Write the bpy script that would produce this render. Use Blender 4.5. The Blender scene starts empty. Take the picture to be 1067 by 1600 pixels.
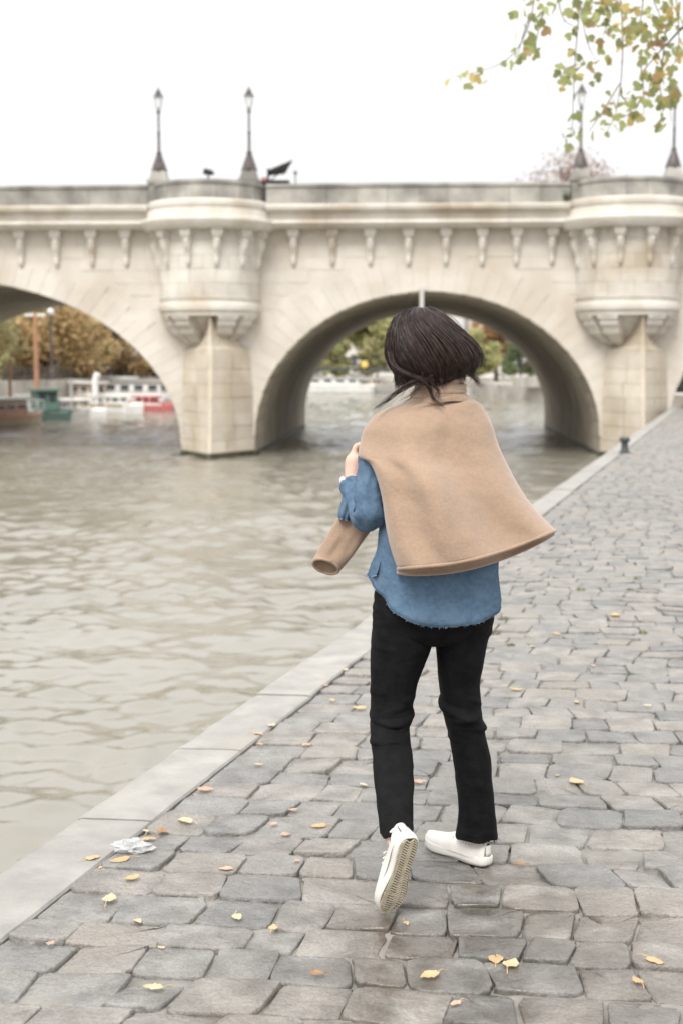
import bpy, bmesh, math, random
import numpy as np
from mathutils import Vector, Matrix, noise as mnoise

random.seed(7)
rng = np.random.default_rng(7)
R = math.radians
S = bpy.context.scene
COL = S.collection

# ------------------------------------------------------------------ camera
FPX = 1600 * 50 / 36.0
PITCH = math.atan(235 / FPX)
CAMZ = 1.5
cam_d = bpy.data.cameras.new('camera')
cam = bpy.data.objects.new('camera', cam_d)
COL.objects.link(cam)
cam.location = (0, 0, CAMZ)
cam.rotation_euler = (math.pi / 2 - PITCH, 0, 0)
cam_d.sensor_fit = 'VERTICAL'
cam_d.sensor_height = 36
cam_d.sensor_width = 24
cam_d.lens = 50
cam_d.clip_start = 0.1
cam_d.clip_end = 3000
cam_d.dof.use_dof = True
cam_d.dof.focus_distance = 3.95
cam_d.dof.aperture_fstop = 3.8
S.camera = cam

# ------------------------------------------------------------------ sky, sun, exposure
SUN_EL, SUN_AZ = R(50), R(200)          # soft overcast sun behind the camera, a little to the left
w = bpy.data.worlds.new('World')
S.world = w
w.use_nodes = True
nt = w.node_tree
nt.nodes.clear()
out = nt.nodes.new('ShaderNodeOutputWorld')
bg = nt.nodes.new('ShaderNodeBackground')
bg.inputs['Strength'].default_value = 0.1
sky = nt.nodes.new('ShaderNodeTexSky')
sky.sky_type = 'NISHITA'
sky.sun_disc = False
sky.sun_elevation = SUN_EL
sky.sun_rotation = SUN_AZ
sky.air_density = 1.0
sky.dust_density = 3.0
tc = nt.nodes.new('ShaderNodeTexCoord')
sep = nt.nodes.new('ShaderNodeSeparateXYZ')
nt.links.new(tc.outputs['Generated'], sep.inputs[0])
mp = nt.nodes.new('ShaderNodeMapping')
mp.inputs['Scale'].default_value = (1.0, 1.0, 2.6)
nt.links.new(tc.outputs['Generated'], mp.inputs[0])
nz = nt.nodes.new('ShaderNodeTexNoise')
nz.inputs['Scale'].default_value = 2.3
nz.inputs['Detail'].default_value = 5
nt.links.new(mp.outputs[0], nz.inputs['Vector'])
# overcast: a cloud layer, zenith brighter than the horizon as under any even cloud cover
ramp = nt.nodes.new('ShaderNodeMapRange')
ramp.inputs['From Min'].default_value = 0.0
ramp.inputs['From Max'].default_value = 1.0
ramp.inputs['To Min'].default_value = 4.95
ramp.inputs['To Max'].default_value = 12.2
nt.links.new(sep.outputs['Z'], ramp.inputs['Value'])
cl = nt.nodes.new('ShaderNodeMapRange')
cl.inputs['From Min'].default_value = 0.3
cl.inputs['From Max'].default_value = 0.7
cl.inputs['To Min'].default_value = 0.86
cl.inputs['To Max'].default_value = 1.05
nt.links.new(nz.outputs['Fac'], cl.inputs['Value'])
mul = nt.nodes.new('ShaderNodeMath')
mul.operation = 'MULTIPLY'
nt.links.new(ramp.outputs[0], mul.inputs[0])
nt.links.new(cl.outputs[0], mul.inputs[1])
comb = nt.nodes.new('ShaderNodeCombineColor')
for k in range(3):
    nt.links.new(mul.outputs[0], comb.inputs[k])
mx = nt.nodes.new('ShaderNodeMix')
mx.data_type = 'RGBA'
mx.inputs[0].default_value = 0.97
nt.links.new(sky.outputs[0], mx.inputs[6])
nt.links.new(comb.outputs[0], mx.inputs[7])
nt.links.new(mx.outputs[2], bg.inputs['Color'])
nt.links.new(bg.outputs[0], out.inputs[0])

sun_d = bpy.data.lights.new('sun', 'SUN')
sun_d.energy = 1.5
sun_d.angle = R(25)
sun_d.color = (1.0, 0.965, 0.92)
sun = bpy.data.objects.new('sun', sun_d)
COL.objects.link(sun)
sdir = Vector((math.sin(SUN_AZ) * math.cos(SUN_EL), math.cos(SUN_AZ) * math.cos(SUN_EL), math.sin(SUN_EL)))
sun.rotation_euler = sdir.to_track_quat('Z', 'Y').to_euler()
sun.location = (0, 0, 40)

S.view_settings.view_transform = 'Standard'
S.view_settings.look = 'None'
S.view_settings.exposure = 0.92
S.view_settings.gamma = 1
S.view_settings.use_curve_mapping = False
S.cycles.use_denoising = True
S.cycles.max_bounces = 6


# ------------------------------------------------------------------ helpers
def V(px, py, Y):
    """the point at world depth Y seen at photograph pixel (px, py)"""
    dx = (px - 533.5) / FPX
    dy = (800 - py) / FPX
    c, s = math.cos(PITCH), math.sin(PITCH)
    d = Vector((dx, c + dy * s, -s + dy * c))
    t = Y / d.y
    return Vector((d.x * t, Y, CAMZ + d.z * t))


def G(px, py, z=0.0):
    """the point at height z seen at photograph pixel (px, py)"""
    dx = (px - 533.5) / FPX
    dy = (800 - py) / FPX
    c, s = math.cos(PITCH), math.sin(PITCH)
    d = Vector((dx, c + dy * s, -s + dy * c))
    t = (z - CAMZ) / d.z
    return Vector((d.x * t, d.y * t, z))


def PX(p):
    c, s = math.cos(PITCH), math.sin(PITCH)
    x, y, z = p[0], p[1], p[2] - CAMZ
    f = y * c - z * s
    u = y * s + z * c
    return 533.5 + FPX * x / f, 800 - FPX * u / f


ORG = {}


def root(name, loc, label, cat, group=None):
    o = bpy.data.objects.new(name, None)
    COL.objects.link(o)
    o.location = loc
    o.empty_display_size = 0.2
    ORG[o] = Vector(loc)
    tag(o, label, cat, group)
    return o


def tag(o, label=None, cat=None, group=None, kind=None):
    if label: o['label'] = label
    if cat: o['category'] = cat
    if group: o['group'] = group
    if kind: o['kind'] = kind
    return o


class MB:
    def __init__(s):
        s.v, s.f = [], []

    def add(s, vs, fs):
        b = len(s.v)
        s.v += [tuple(v) for v in vs]
        s.f += [tuple(i + b for i in f) for f in fs]
        return s

    def box(s, c, sz, rz=0.0, taper=1.0):
        hx, hy, hz = sz[0] / 2, sz[1] / 2, sz[2] / 2
        vs = []
        for z in (-1, 1):
            t = taper if z > 0 else 1.0
            for x, y in ((-1, -1), (1, -1), (1, 1), (-1, 1)):
                X, Y = x * hx * t, y * hy * t
                vs.append((c[0] + X * math.cos(rz) - Y * math.sin(rz), c[1] + X * math.sin(rz) + Y * math.cos(rz), c[2] + z * hz))
        return s.add(vs, [(0, 3, 2, 1), (4, 5, 6, 7), (0, 1, 5, 4), (1, 2, 6, 5), (2, 3, 7, 6), (3, 0, 4, 7)])

    def loft(s, rings, closed=True, cap0=False, cap1=False):
        n = len(rings[0])
        b = len(s.v)
        for r in rings: s.v += [tuple(p) for p in r]
        m = n if closed else n - 1
        for i in range(len(rings) - 1):
            for j in range(m):
                k = (j + 1) % n
                s.f.append((b + i * n + j, b + i * n + k, b + (i + 1) * n + k, b + (i + 1) * n + j))
        if cap0: s.f.append(tuple(b + j for j in reversed(range(n))))
        if cap1: s.f.append(tuple(b + (len(rings) - 1) * n + j for j in range(n)))
        return s

    def tube(s, pts, rad, n=8, caps=True):
        pts = [Vector(p) for p in pts]
        if not hasattr(rad, '__len__'): rad = [rad] * len(pts)
        rings = []
        ref = Vector((0, 0, 1))
        t0 = (pts[1] - pts[0]).normalized()
        if abs(t0.dot(ref)) > 0.9: ref = Vector((1, 0, 0))
        u = t0.cross(ref).normalized()
        for i, p in enumerate(pts):
            t = (pts[min(i + 1, len(pts) - 1)] - pts[max(i - 1, 0)]).normalized()
            u = (u - t * u.dot(t)).normalized()
            v = t.cross(u)
            rings.append([p + (u * math.cos(2 * math.pi * k / n) + v * math.sin(2 * math.pi * k / n)) * rad[i] for k in range(n)])
        return s.loft(rings, True, caps, caps)

    def lathe(s, prof, c, n=12, a0=0.0, a1=2 * math.pi):
        full = abs(a1 - a0 - 2 * math.pi) < 1e-6
        m = n if full else n + 1
        rings = []
        for r, z in prof:
            rings.append([(c[0] + r * math.cos(a0 + (a1 - a0) * k / n), c[1] + r * math.sin(a0 + (a1 - a0) * k / n), c[2] + z) for k in range(m)])
        return s.loft(rings, full)

    def ball(s, c, r, n=10, m=7, sc=(1, 1, 1)):
        prof = []
        rings = []
        for i in range(m + 1):
            a = -math.pi / 2 + math.pi * i / m
            rr = max(math.cos(a), 0.02)
            rings.append([(c[0] + r * sc[0] * rr * math.cos(2 * math.pi * k / n), c[1] + r * sc[1] * rr * math.sin(2 * math.pi * k / n), c[2] + r * sc[2] * math.sin(a)) for k in range(n)])
        return s.loft(rings, True, True, True)

    def build(s, name, mat, parent=None, smooth=False, origin=None):
        me = bpy.data.meshes.new(name)
        o = Vector((0, 0, 0)) if origin is None else Vector(origin)
        if parent is not None:
            o = ORG.get(parent, Vector((0, 0, 0)))
        v = np.array(s.v, dtype=float).reshape(-1, 3) - np.array(o)
        me.from_pydata(v.tolist(), [], s.f)
        if mat: me.materials.append(mat)
        me.update()
        if smooth:
            me.polygons.foreach_set('use_smooth', [True] * len(me.polygons))
        ob = bpy.data.objects.new(name, me)
        COL.objects.link(ob)
        if parent is not None:
            ob.parent = parent
            ORG[ob] = o
        else:
            ob.location = o
            ORG[ob] = o
        return ob


def bevel(o, wd=0.01, seg=2):
    m = o.modifiers.new('bevel', 'BEVEL')
    m.width = wd
    m.segments = seg
    m.limit_method = 'ANGLE'
    return o


def copy_tree(o, loc, parent=None):
    c = o.copy()
    COL.objects.link(c)
    if parent is None:
        c.location = loc
    else:
        c.parent = parent
    for ch in list(o.children):
        if ch is not c: copy_tree(ch, None, c)
    return c


# ------------------------------------------------------------------ materials
def mat(name, c1, c2=None, rough=0.7, scale=4.0, detail=5, bump=0.0, bscale=30.0, bdist=0.01, rnd=0.0, island=False,
        spec=0.5, metal=0.0, c3=None, s3=0.6, stretch=None, sheen=0.0, objrand=True, trans=0.0, subs=0.0, lo=0.35, hi=0.65):
    m = bpy.data.materials.new(name)
    m.use_nodes = True
    t = m.node_tree
    b = t.nodes['Principled BSDF']
    b.inputs['Roughness'].default_value = rough
    b.inputs['Specular IOR Level'].default_value = spec
    b.inputs['Metallic'].default_value = metal
    if sheen:
        b.inputs['Sheen Weight'].default_value = sheen
    L = t.links
    geo = t.nodes.new('ShaderNodeNewGeometry')
    pos = geo.outputs['Position']
    if stretch:
        mp = t.nodes.new('ShaderNodeMapping')
        mp.inputs['Scale'].default_value = stretch
        L.new(pos, mp.inputs[0])
        pos = mp.outputs[0]
    col = None
    if c2 is not None:
        n = t.nodes.new('ShaderNodeTexNoise')
        n.inputs['Scale'].default_value = scale
        n.inputs['Detail'].default_value = detail
        L.new(pos, n.inputs['Vector'])
        cr = t.nodes.new('ShaderNodeValToRGB')
        cr.color_ramp.elements[0].position = lo
        cr.color_ramp.elements[1].position = hi
        cr.color_ramp.elements[0].color = (*c1, 1)
        cr.color_ramp.elements[1].color = (*c2, 1)
        L.new(n.outputs['Fac'], cr.inputs[0])
        col = cr.outputs[0]
        if c3 is not None:
            n3 = t.nodes.new('ShaderNodeTexNoise')
            n3.inputs['Scale'].default_value = s3
            n3.inputs['Detail'].default_value = 4
            L.new(pos, n3.inputs['Vector'])
            r3 = t.nodes.new('ShaderNodeValToRGB')
            r3.color_ramp.elements[0].position = 0.5
            r3.color_ramp.elements[1].position = 0.68
            L.new(n3.outputs['Fac'], r3.inputs[0])
            mm = t.nodes.new('ShaderNodeMix')
            mm.data_type = 'RGBA'
            L.new(r3.outputs[0], mm.inputs[0])
            L.new(col, mm.inputs[6])
            mm.inputs[7].default_value = (*c3, 1)
            col = mm.outputs[2]
    if rnd:
        if island:
            rv = geo.outputs['Random Per Island']
        else:
            oi = t.nodes.new('ShaderNodeObjectInfo')
            rv = oi.outputs['Random']
        mr = t.nodes.new('ShaderNodeMapRange')
        mr.inputs['To Min'].default_value = 1 - rnd
        mr.inputs['To Max'].default_value = 1 + rnd
        L.new(rv, mr.inputs['Value'])
        hs = t.nodes.new('ShaderNodeHueSaturation')
        L.new(mr.outputs[0], hs.inputs['Value'])
        if col is not None: L.new(col, hs.inputs['Color'])
        else: hs.inputs['Color'].default_value = (*c1, 1)
        col = hs.outputs[0]
    if col is not None:
        L.new(col, b.inputs['Base Color'])
    else:
        b.inputs['Base Color'].default_value = (*c1, 1)
    if bump:
        nb = t.nodes.new('ShaderNodeTexNoise')
        nb.inputs['Scale'].default_value = bscale
        nb.inputs['Detail'].default_value = 6
        nb.inputs['Roughness'].default_value = 0.6
        L.new(pos, nb.inputs['Vector'])
        bp = t.nodes.new('ShaderNodeBump')
        bp.inputs['Strength'].default_value = bump
        bp.inputs['Distance'].default_value = bdist
        L.new(nb.outputs['Fac'], bp.inputs['Height'])
        L.new(bp.outputs[0], b.inputs['Normal'])
    if trans:
        tr = t.nodes.new('ShaderNodeBsdfTranslucent')
        if col is not None: L.new(col, tr.inputs['Color'])
        else: tr.inputs['Color'].default_value = (*c1, 1)
        ms = t.nodes.new('ShaderNodeMixShader')
        ms.inputs[0].default_value = trans
        o = t.nodes['Material Output']
        L.new(b.outputs[0], ms.inputs[1])
        L.new(tr.outputs[0], ms.inputs[2])
        L.new(ms.outputs[0], o.inputs[0])
    return m


def cobble_mat(name, island, wet_pts):
    """grey setts, each its own tint, with damp dark patches round the walker's feet"""
    m = mat(name, (0.182, 0.174, 0.162), (0.296, 0.285, 0.268), rough=0.42, scale=9, detail=9, bump=1.0, bscale=26, bdist=0.020, rnd=0.0, c3=(0.25, 0.232, 0.21), s3=2.3)
    t = m.node_tree
    L = t.links
    b = t.nodes['Principled BSDF']
    geo = [n for n in t.nodes if n.type == 'NEW_GEOMETRY'][0]
    base = b.inputs['Base Color'].links[0].from_socket
    if island:
        rv = geo.outputs['Random Per Island']
    else:
        oi = t.nodes.new('ShaderNodeObjectInfo')
        rv = oi.outputs['Random']
    cr = t.nodes.new('ShaderNodeValToRGB')
    e = cr.color_ramp.elements
    e[0].position, e[0].color = 0.0, (0.74, 0.755, 0.775, 1)
    e[1].position, e[1].color = 1.0, (1.12, 1.09, 1.05, 1)
    for p, c in ((0.2, (0.88, 0.89, 0.905, 1)), (0.5, (0.98, 0.975, 0.965, 1)), (0.72, (1.03, 0.99, 0.955, 1))):
        x = e.new(p); x.color = c
    L.new(rv, cr.inputs[0])
    mm = t.nodes.new('ShaderNodeMix')
    mm.data_type = 'RGBA'; mm.blend_type = 'MULTIPLY'; mm.inputs[0].default_value = 1.0
    L.new(base, mm.inputs[6]); L.new(cr.outputs[0], mm.inputs[7])
    # fine speckle
    sp = t.nodes.new('ShaderNodeTexNoise'); sp.inputs['Scale'].default_value = 120; sp.inputs['Detail'].default_value = 3
    L.new(geo.outputs['Position'], sp.inputs['Vector'])
    spr = t.nodes.new('ShaderNodeMapRange'); spr.inputs['From Min'].default_value = 0.3; spr.inputs['From Max'].default_value = 0.7
    spr.inputs['To Min'].default_value = 0.82; spr.inputs['To Max'].default_value = 1.14
    L.new(sp.outputs['Fac'], spr.inputs['Value'])
    hv = t.nodes.new('ShaderNodeHueSaturation'); L.new(spr.outputs[0], hv.inputs['Value']); L.new(mm.outputs[2], hv.inputs['Color'])
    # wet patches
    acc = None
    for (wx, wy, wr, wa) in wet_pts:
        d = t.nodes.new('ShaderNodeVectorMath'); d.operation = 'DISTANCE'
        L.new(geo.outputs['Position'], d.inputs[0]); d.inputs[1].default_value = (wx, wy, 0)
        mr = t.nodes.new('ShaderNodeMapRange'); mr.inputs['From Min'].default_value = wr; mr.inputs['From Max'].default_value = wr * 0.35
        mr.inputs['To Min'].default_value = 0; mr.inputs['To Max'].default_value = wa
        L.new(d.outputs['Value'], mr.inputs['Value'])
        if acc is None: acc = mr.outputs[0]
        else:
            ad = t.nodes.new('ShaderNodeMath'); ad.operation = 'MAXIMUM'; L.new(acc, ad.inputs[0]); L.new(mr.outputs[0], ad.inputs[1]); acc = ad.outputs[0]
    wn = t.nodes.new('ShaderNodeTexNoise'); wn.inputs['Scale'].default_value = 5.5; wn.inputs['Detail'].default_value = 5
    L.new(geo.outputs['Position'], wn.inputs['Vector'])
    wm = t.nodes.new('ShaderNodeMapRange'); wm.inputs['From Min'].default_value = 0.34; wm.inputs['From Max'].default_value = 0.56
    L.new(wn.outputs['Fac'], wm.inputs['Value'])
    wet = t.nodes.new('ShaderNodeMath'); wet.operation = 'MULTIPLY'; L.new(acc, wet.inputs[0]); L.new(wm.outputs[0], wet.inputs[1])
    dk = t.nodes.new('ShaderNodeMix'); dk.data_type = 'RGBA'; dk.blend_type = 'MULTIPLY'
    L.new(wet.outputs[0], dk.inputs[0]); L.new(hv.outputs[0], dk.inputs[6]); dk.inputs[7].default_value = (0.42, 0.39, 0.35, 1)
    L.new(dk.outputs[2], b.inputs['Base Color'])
    bpn = [n for n in t.nodes if n.type == 'BUMP'][0]
    bs = t.nodes.new('ShaderNodeMapRange'); bs.inputs['To Min'].default_value = 0.9; bs.inputs['To Max'].default_value = 0.28
    L.new(wet.outputs[0], bs.inputs['Value']); L.new(bs.outputs[0], bpn.inputs['Strength'])
    rr = t.nodes.new('ShaderNodeMapRange'); rr.inputs['To Min'].default_value = 0.36; rr.inputs['To Max'].default_value = 0.12
    L.new(wet.outputs[0], rr.inputs['Value']); L.new(rr.outputs[0], b.inputs['Roughness'])
    return m


M = {}
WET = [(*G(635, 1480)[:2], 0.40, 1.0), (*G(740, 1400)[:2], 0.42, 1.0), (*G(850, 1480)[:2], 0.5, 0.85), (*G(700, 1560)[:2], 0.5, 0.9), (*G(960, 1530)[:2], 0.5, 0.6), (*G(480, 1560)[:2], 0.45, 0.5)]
M['cobble'] = cobble_mat('cobble_stone', False, WET)
M['cobble_far'] = cobble_mat('cobble_stone_field', True, WET)
M['bed'] = mat('joint_sand', (0.15, 0.141, 0.124), (0.275, 0.26, 0.235), rough=0.85, scale=9, detail=8, bump=0.7, bscale=60, bdist=0.006)
M['coping'] = mat('coping_stone', (0.225, 0.215, 0.197), (0.36, 0.347, 0.322), rough=0.55, scale=6, detail=10, bump=0.8, bscale=35, bdist=0.006, lo=0.25, hi=0.7, rnd=0.06, c3=(0.32, 0.30, 0.268), s3=1.7)
M['quay_face'] = mat('quay_masonry', (0.22, 0.2, 0.165), (0.36, 0.33, 0.28), rough=0.8, scale=2, bump=0.6, bscale=12, bdist=0.02)
BR = dict(rough=0.85, bump=0.5, bscale=14, bdist=0.02)
M['ashlar'] = mat('pale_limestone', (0.57, 0.52, 0.45), (0.67, 0.625, 0.56), scale=0.9, detail=7, rnd=0.035, c3=(0.52, 0.455, 0.37), s3=0.33, **BR)
M['trim'] = mat('trim_limestone', (0.57, 0.53, 0.465), (0.68, 0.645, 0.585), scale=1.3, detail=7, rnd=0.05, c3=(0.46, 0.39, 0.30), s3=0.5, **BR)
M['parapet'] = mat('weathered_parapet_stone', (0.21, 0.20, 0.18), (0.42, 0.40, 0.36), scale=1.1, detail=8, rnd=0.14, **BR)
M['pier'] = mat('pier_limestone', (0.53, 0.46, 0.365), (0.65, 0.59, 0.50), scale=0.8, detail=7, rnd=0.05, c3=(0.48, 0.40, 0.29), s3=0.45, **BR)
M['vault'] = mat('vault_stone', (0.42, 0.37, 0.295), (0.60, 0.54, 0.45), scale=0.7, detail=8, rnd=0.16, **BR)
M['algae'] = mat('algae_band', (0.035, 0.036, 0.02), (0.09, 0.085, 0.05), rough=0.6, scale=3)
M['bronze'] = mat('dark_bronze', (0.075, 0.062, 0.058), (0.12, 0.10, 0.095), rough=0.5, scale=8, metal=0.3)
M['lampglass'] = mat('frosted_lamp_glass', (0.72, 0.74, 0.74), rough=0.25, spec=0.6)
M['black'] = mat('matt_black_canvas', (0.02, 0.022, 0.025), (0.035, 0.037, 0.04), rough=0.8, scale=6)
M['redlight'] = mat('red_plastic', (0.75, 0.09, 0.07), rough=0.4)
M['iron'] = mat('dark_green_iron', (0.035, 0.045, 0.042), (0.055, 0.065, 0.06), rough=0.45, scale=10, bump=0.2, bscale=40)


# ------------------------------------------------------------------ water (structure)
WZ = -1.67
def make_water():
    def axis(lo, hi, seg):
        pts = [lo]
        for a, b, st in seg:
            k = max(1, int(round((b - a) / st)))
            pts += [a + (b - a) * i / k for i in range(1, k + 1)]
        return np.array(pts)
    xs = axis(-900, 900, [(-900, -60, 84), (-60, -20, 1.0), (-20, -9, 0.16), (-9, 5.0, 0.075), (5.0, 16, 0.4), (16, 60, 4), (60, 900, 84)])
    ys = [-60, -30, -10, 0, 3, 5]
    y = 6.0
    while y < 62:
        ys.append(y); y += 0.055 + 0.0032 * (y - 6)
    while y < 170:
        ys.append(y); y += 0.5 + 0.02 * (y - 62)
    ys += [190, 230, 300, 420, 600, 900]
    ys = np.array(ys)
    X, Y = np.meshgrid(xs, ys)
    Z = np.zeros_like(X)
    r = np.random.default_rng(3)
    fade = np.clip((X + 60) / 20, 0, 1) * np.clip((170 - Y) / 40, 0, 1) * np.clip((Y - 4) / 2, 0, 1) * np.clip((40 - X) / 20, 0, 1)
    # patchy gusts
    env = 0.55 + 0.45 * np.sin(0.55 * X + 0.31 * Y + 1.0) * np.sin(0.23 * X - 0.47 * Y + 2.0) + 0.25 * np.sin(1.1 * X + 0.8 * Y)
    env = np.clip(env, 0.5, 1.2)
    for i in range(90):
        lam = 0.2 * (2.6 / 0.2) ** (r.random() ** 1.7)
        ang = r.normal(R(-80), R(46))
        k = 2 * np.pi / lam
        slope = 0.072 if lam < 0.6 else 0.026
        amp = slope / k * (0.5 + r.random())
        q = k * (X * np.cos(ang) + Y * np.sin(ang)) + r.random() * 6.28
        q = q + 0.6 * np.sin(k * 0.23 * (X * np.sin(ang) - Y * np.cos(ang)) + r.random() * 6)
        sy = np.maximum(0.055 + 0.0032 * np.clip(Y - 6, 0, 56), 0.075)
        ny = np.clip((lam / sy - 2.0) / 1.5, 0, 1)
        s_ = np.sin(q)
        Z += amp * (s_ + 0.3 * s_ ** 2) * ny * (env if lam < 1.0 else 1.0)
    Z = Z * fade + WZ
    ny_, nx_ = X.shape
    me = bpy.data.meshes.new('river_water')
    vs = np.stack([X, Y, Z], -1).reshape(-1, 3)
    idx = np.arange(ny_ * nx_).reshape(ny_, nx_)
    q = np.stack([idx[:-1, :-1], idx[:-1, 1:], idx[1:, 1:], idx[1:, :-1]], -1).reshape(-1, 4)
    me.vertices.add(len(vs)); me.vertices.foreach_set('co', vs.ravel())
    me.loops.add(q.size); me.loops.foreach_set('vertex_index', q.ravel())
    me.polygons.add(len(q)); me.polygons.foreach_set('loop_start', np.arange(0, q.size, 4)); me.polygons.foreach_set('loop_total', np.full(len(q), 4))
    me.polygons.foreach_set('use_smooth', np.ones(len(q), dtype=bool))
    me.update(calc_edges=True)
    m = mat('river_water', (0.220, 0.206, 0.168), (0.250, 0.236, 0.198), rough=0.05, scale=0.25, detail=3, bump=0.6, bscale=4.2, bdist=0.06, spec=0.5)
    b = m.node_tree.nodes['Principled BSDF']
    b.inputs['IOR'].default_value = 1.5
    # farther out, where the mesh is too coarse for ripples, the bump carries them
    t = m.node_tree
    g_ = [n for n in t.nodes if n.type == 'NEW_GEOMETRY'][0]; bp_ = [n for n in t.nodes if n.type == 'BUMP'][0]
    sx = t.nodes.new('ShaderNodeSeparateXYZ'); t.links.new(g_.outputs['Position'], sx.inputs[0])
    rr_ = t.nodes.new('ShaderNodeMapRange')
    rr_.inputs['From Min'].default_value = 15; rr_.inputs['From Max'].default_value = 45
    rr_.inputs['To Min'].default_value = 0.12; rr_.inputs['To Max'].default_value = 0.65
    t.links.new(sx.outputs['Y'], rr_.inputs['Value']); t.links.new(rr_.outputs[0], bp_.inputs['Strength'])
    me.materials.append(m)
    o = bpy.data.objects.new('river_water', me)
    COL.objects.link(o)
    tag(o, 'pale brown rippled river water', None, None, 'structure')
    return o
make_water()
mbed = MB()
mbed.add([(-900, -60, -4), (900, -60, -4), (900, 900, -4), (-900, 900, -4)], [(0, 1, 2, 3)])
tag(mbed.build('river_bed_ground', M['quay_face']), 'river bed under the water', None, None, 'structure')

# ------------------------------------------------------------------ quay: line of the coping, paving bed, setts
QA, QB = G(240, 1284), G(575, 1020)
qd = (QB - QA); qd.z = 0; qd.normalize()
qn = Vector((qd.y, -qd.x, 0))                 # towards the paving (right)
ROW = R(6.0)
e1 = Vector((math.cos(ROW), -math.sin(ROW), 0))
e2 = Vector((math.sin(ROW), math.cos(ROW), 0))
def edge_at(b, off=0.0):
    """parameter a on the row line at offset b where it meets the coping's inner edge (moved by off along e1)"""
    # point = a*e1 + b*e2 ; (p-QA).qn = 0
    return ((QA - e2 * b).dot(qn)) / e1.dot(qn) + off
CW = 0.258
QEND = 47.2                                    # quay edge ends at the bridge pier (Y)

def pnt(a, b, z=0): 
    p = e1 * a + e2 * b
    return Vector((p.x, p.y, z))

# paving bed: fine relief near, plain farther off
def make_bed():
    root_o = None
    mb = MB()
    bs = list(np.arange(1.0, 10.5, 0.03)) + list(np.arange(10.5, 80, 1.0))
    rows = []
    for b in bs:
        a0 = edge_at(b) + 0.004
        offs = list(np.arange(0, 2.9, 0.03)) + [3.2, 4, 6, 9, 14, 22, 40]
        rw = []
        for o in offs:
            p = pnt(a0 + o, b)
            if b < 10.5 and o < 2.9:
                z = -0.0115 + 0.010 * mnoise.noise((p.x * 5, p.y * 5, 0)) + 0.008 * mnoise.noise((p.x * 22, p.y * 22, 3))
            else:
                z = -0.018
            rw.append((p.x, p.y, z))
        rows.append(rw)
    mb.loft(rows, closed=False)
    for i in range(len(mb.f)): mb.f[i] = mb.f[i]
    o = mb.build('quay_pavement', M['bed'], None, True)
    tag(o, 'quay paved with worn grey setts', None, None, 'structure')
    me = o.data
    return o
PAVE = make_bed()
ORG[PAVE] = Vector((0, 0, 0))

def stone_geo(cs, hi, zoff, tilt, r):
    """a worn sett from its four plan corners"""
    n = 22 if hi else 8
    outl = []
    pw = 2.0 / (5.0 + r.random() * 6)
    ph = r.random() * 6.28
    for k in range(n):
        t = 2 * math.pi * (k + 0.5) / n
        c, s = math.cos(t), math.sin(t)
        u = math.copysign(abs(c) ** pw, c) * 0.5 + 0.5
        v = math.copysign(abs(s) ** pw, s) * 0.5 + 0.5
        j = 0.05 if hi else 0.02
        u += (r.random() - 0.5) * j + 0.012 * math.sin(3 * t + ph); v += (r.random() - 0.5) * j
        outl.append((u, v))
    def bl(u, v):
        return (cs[0] * (1 - u) + cs[1] * u) * (1 - v) + (cs[3] * (1 - u) + cs[2] * u) * v
    def ring(sc, z, jit):
        o = []
        for (u, v) in outl:
            uu, vv = 0.5 + (u - 0.5) * sc, 0.5 + (v - 0.5) * sc
            p = bl(uu, vv)
            o.append((p.x, p.y, z + zoff + tilt[0] * (uu - 0.5) + tilt[1] * (vv - 0.5) + (r.random() - 0.5) * jit))
        return o
    if hi:
        lev = [(1.0, -0.07, 0), (1.0, -0.008, 0.003), (0.987, -0.0012, 0.0015), (0.965, 0.0, 0.0015), (0.78, 0.0003, 0.0030), (0.42, 0.0003, 0.0022)]
    else:
        lev = [(1.0, -0.05, 0), (0.985, -0.009, 0.003), (0.88, 0.0, 0.002)]
    vs, fs = [], []
    for (sc, z, jj) in lev: vs += ring(sc, z, jj)
    for i in range(len(lev) - 1):
        for k in range(n):
            k2 = (k + 1) % n
            fs.append((i * n + k, i * n + k2, (i + 1) * n + k2, (i + 1) * n + k))
    p = bl(0.5, 0.5)
    vs.append((p.x, p.y, 0.0006 + zoff))
    c = len(vs) - 1
    b0 = (len(lev) - 1) * n
    for k in range(n): fs.append((b0 + k, b0 + (k + 1) % n, c))
    return vs, fs

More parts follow.
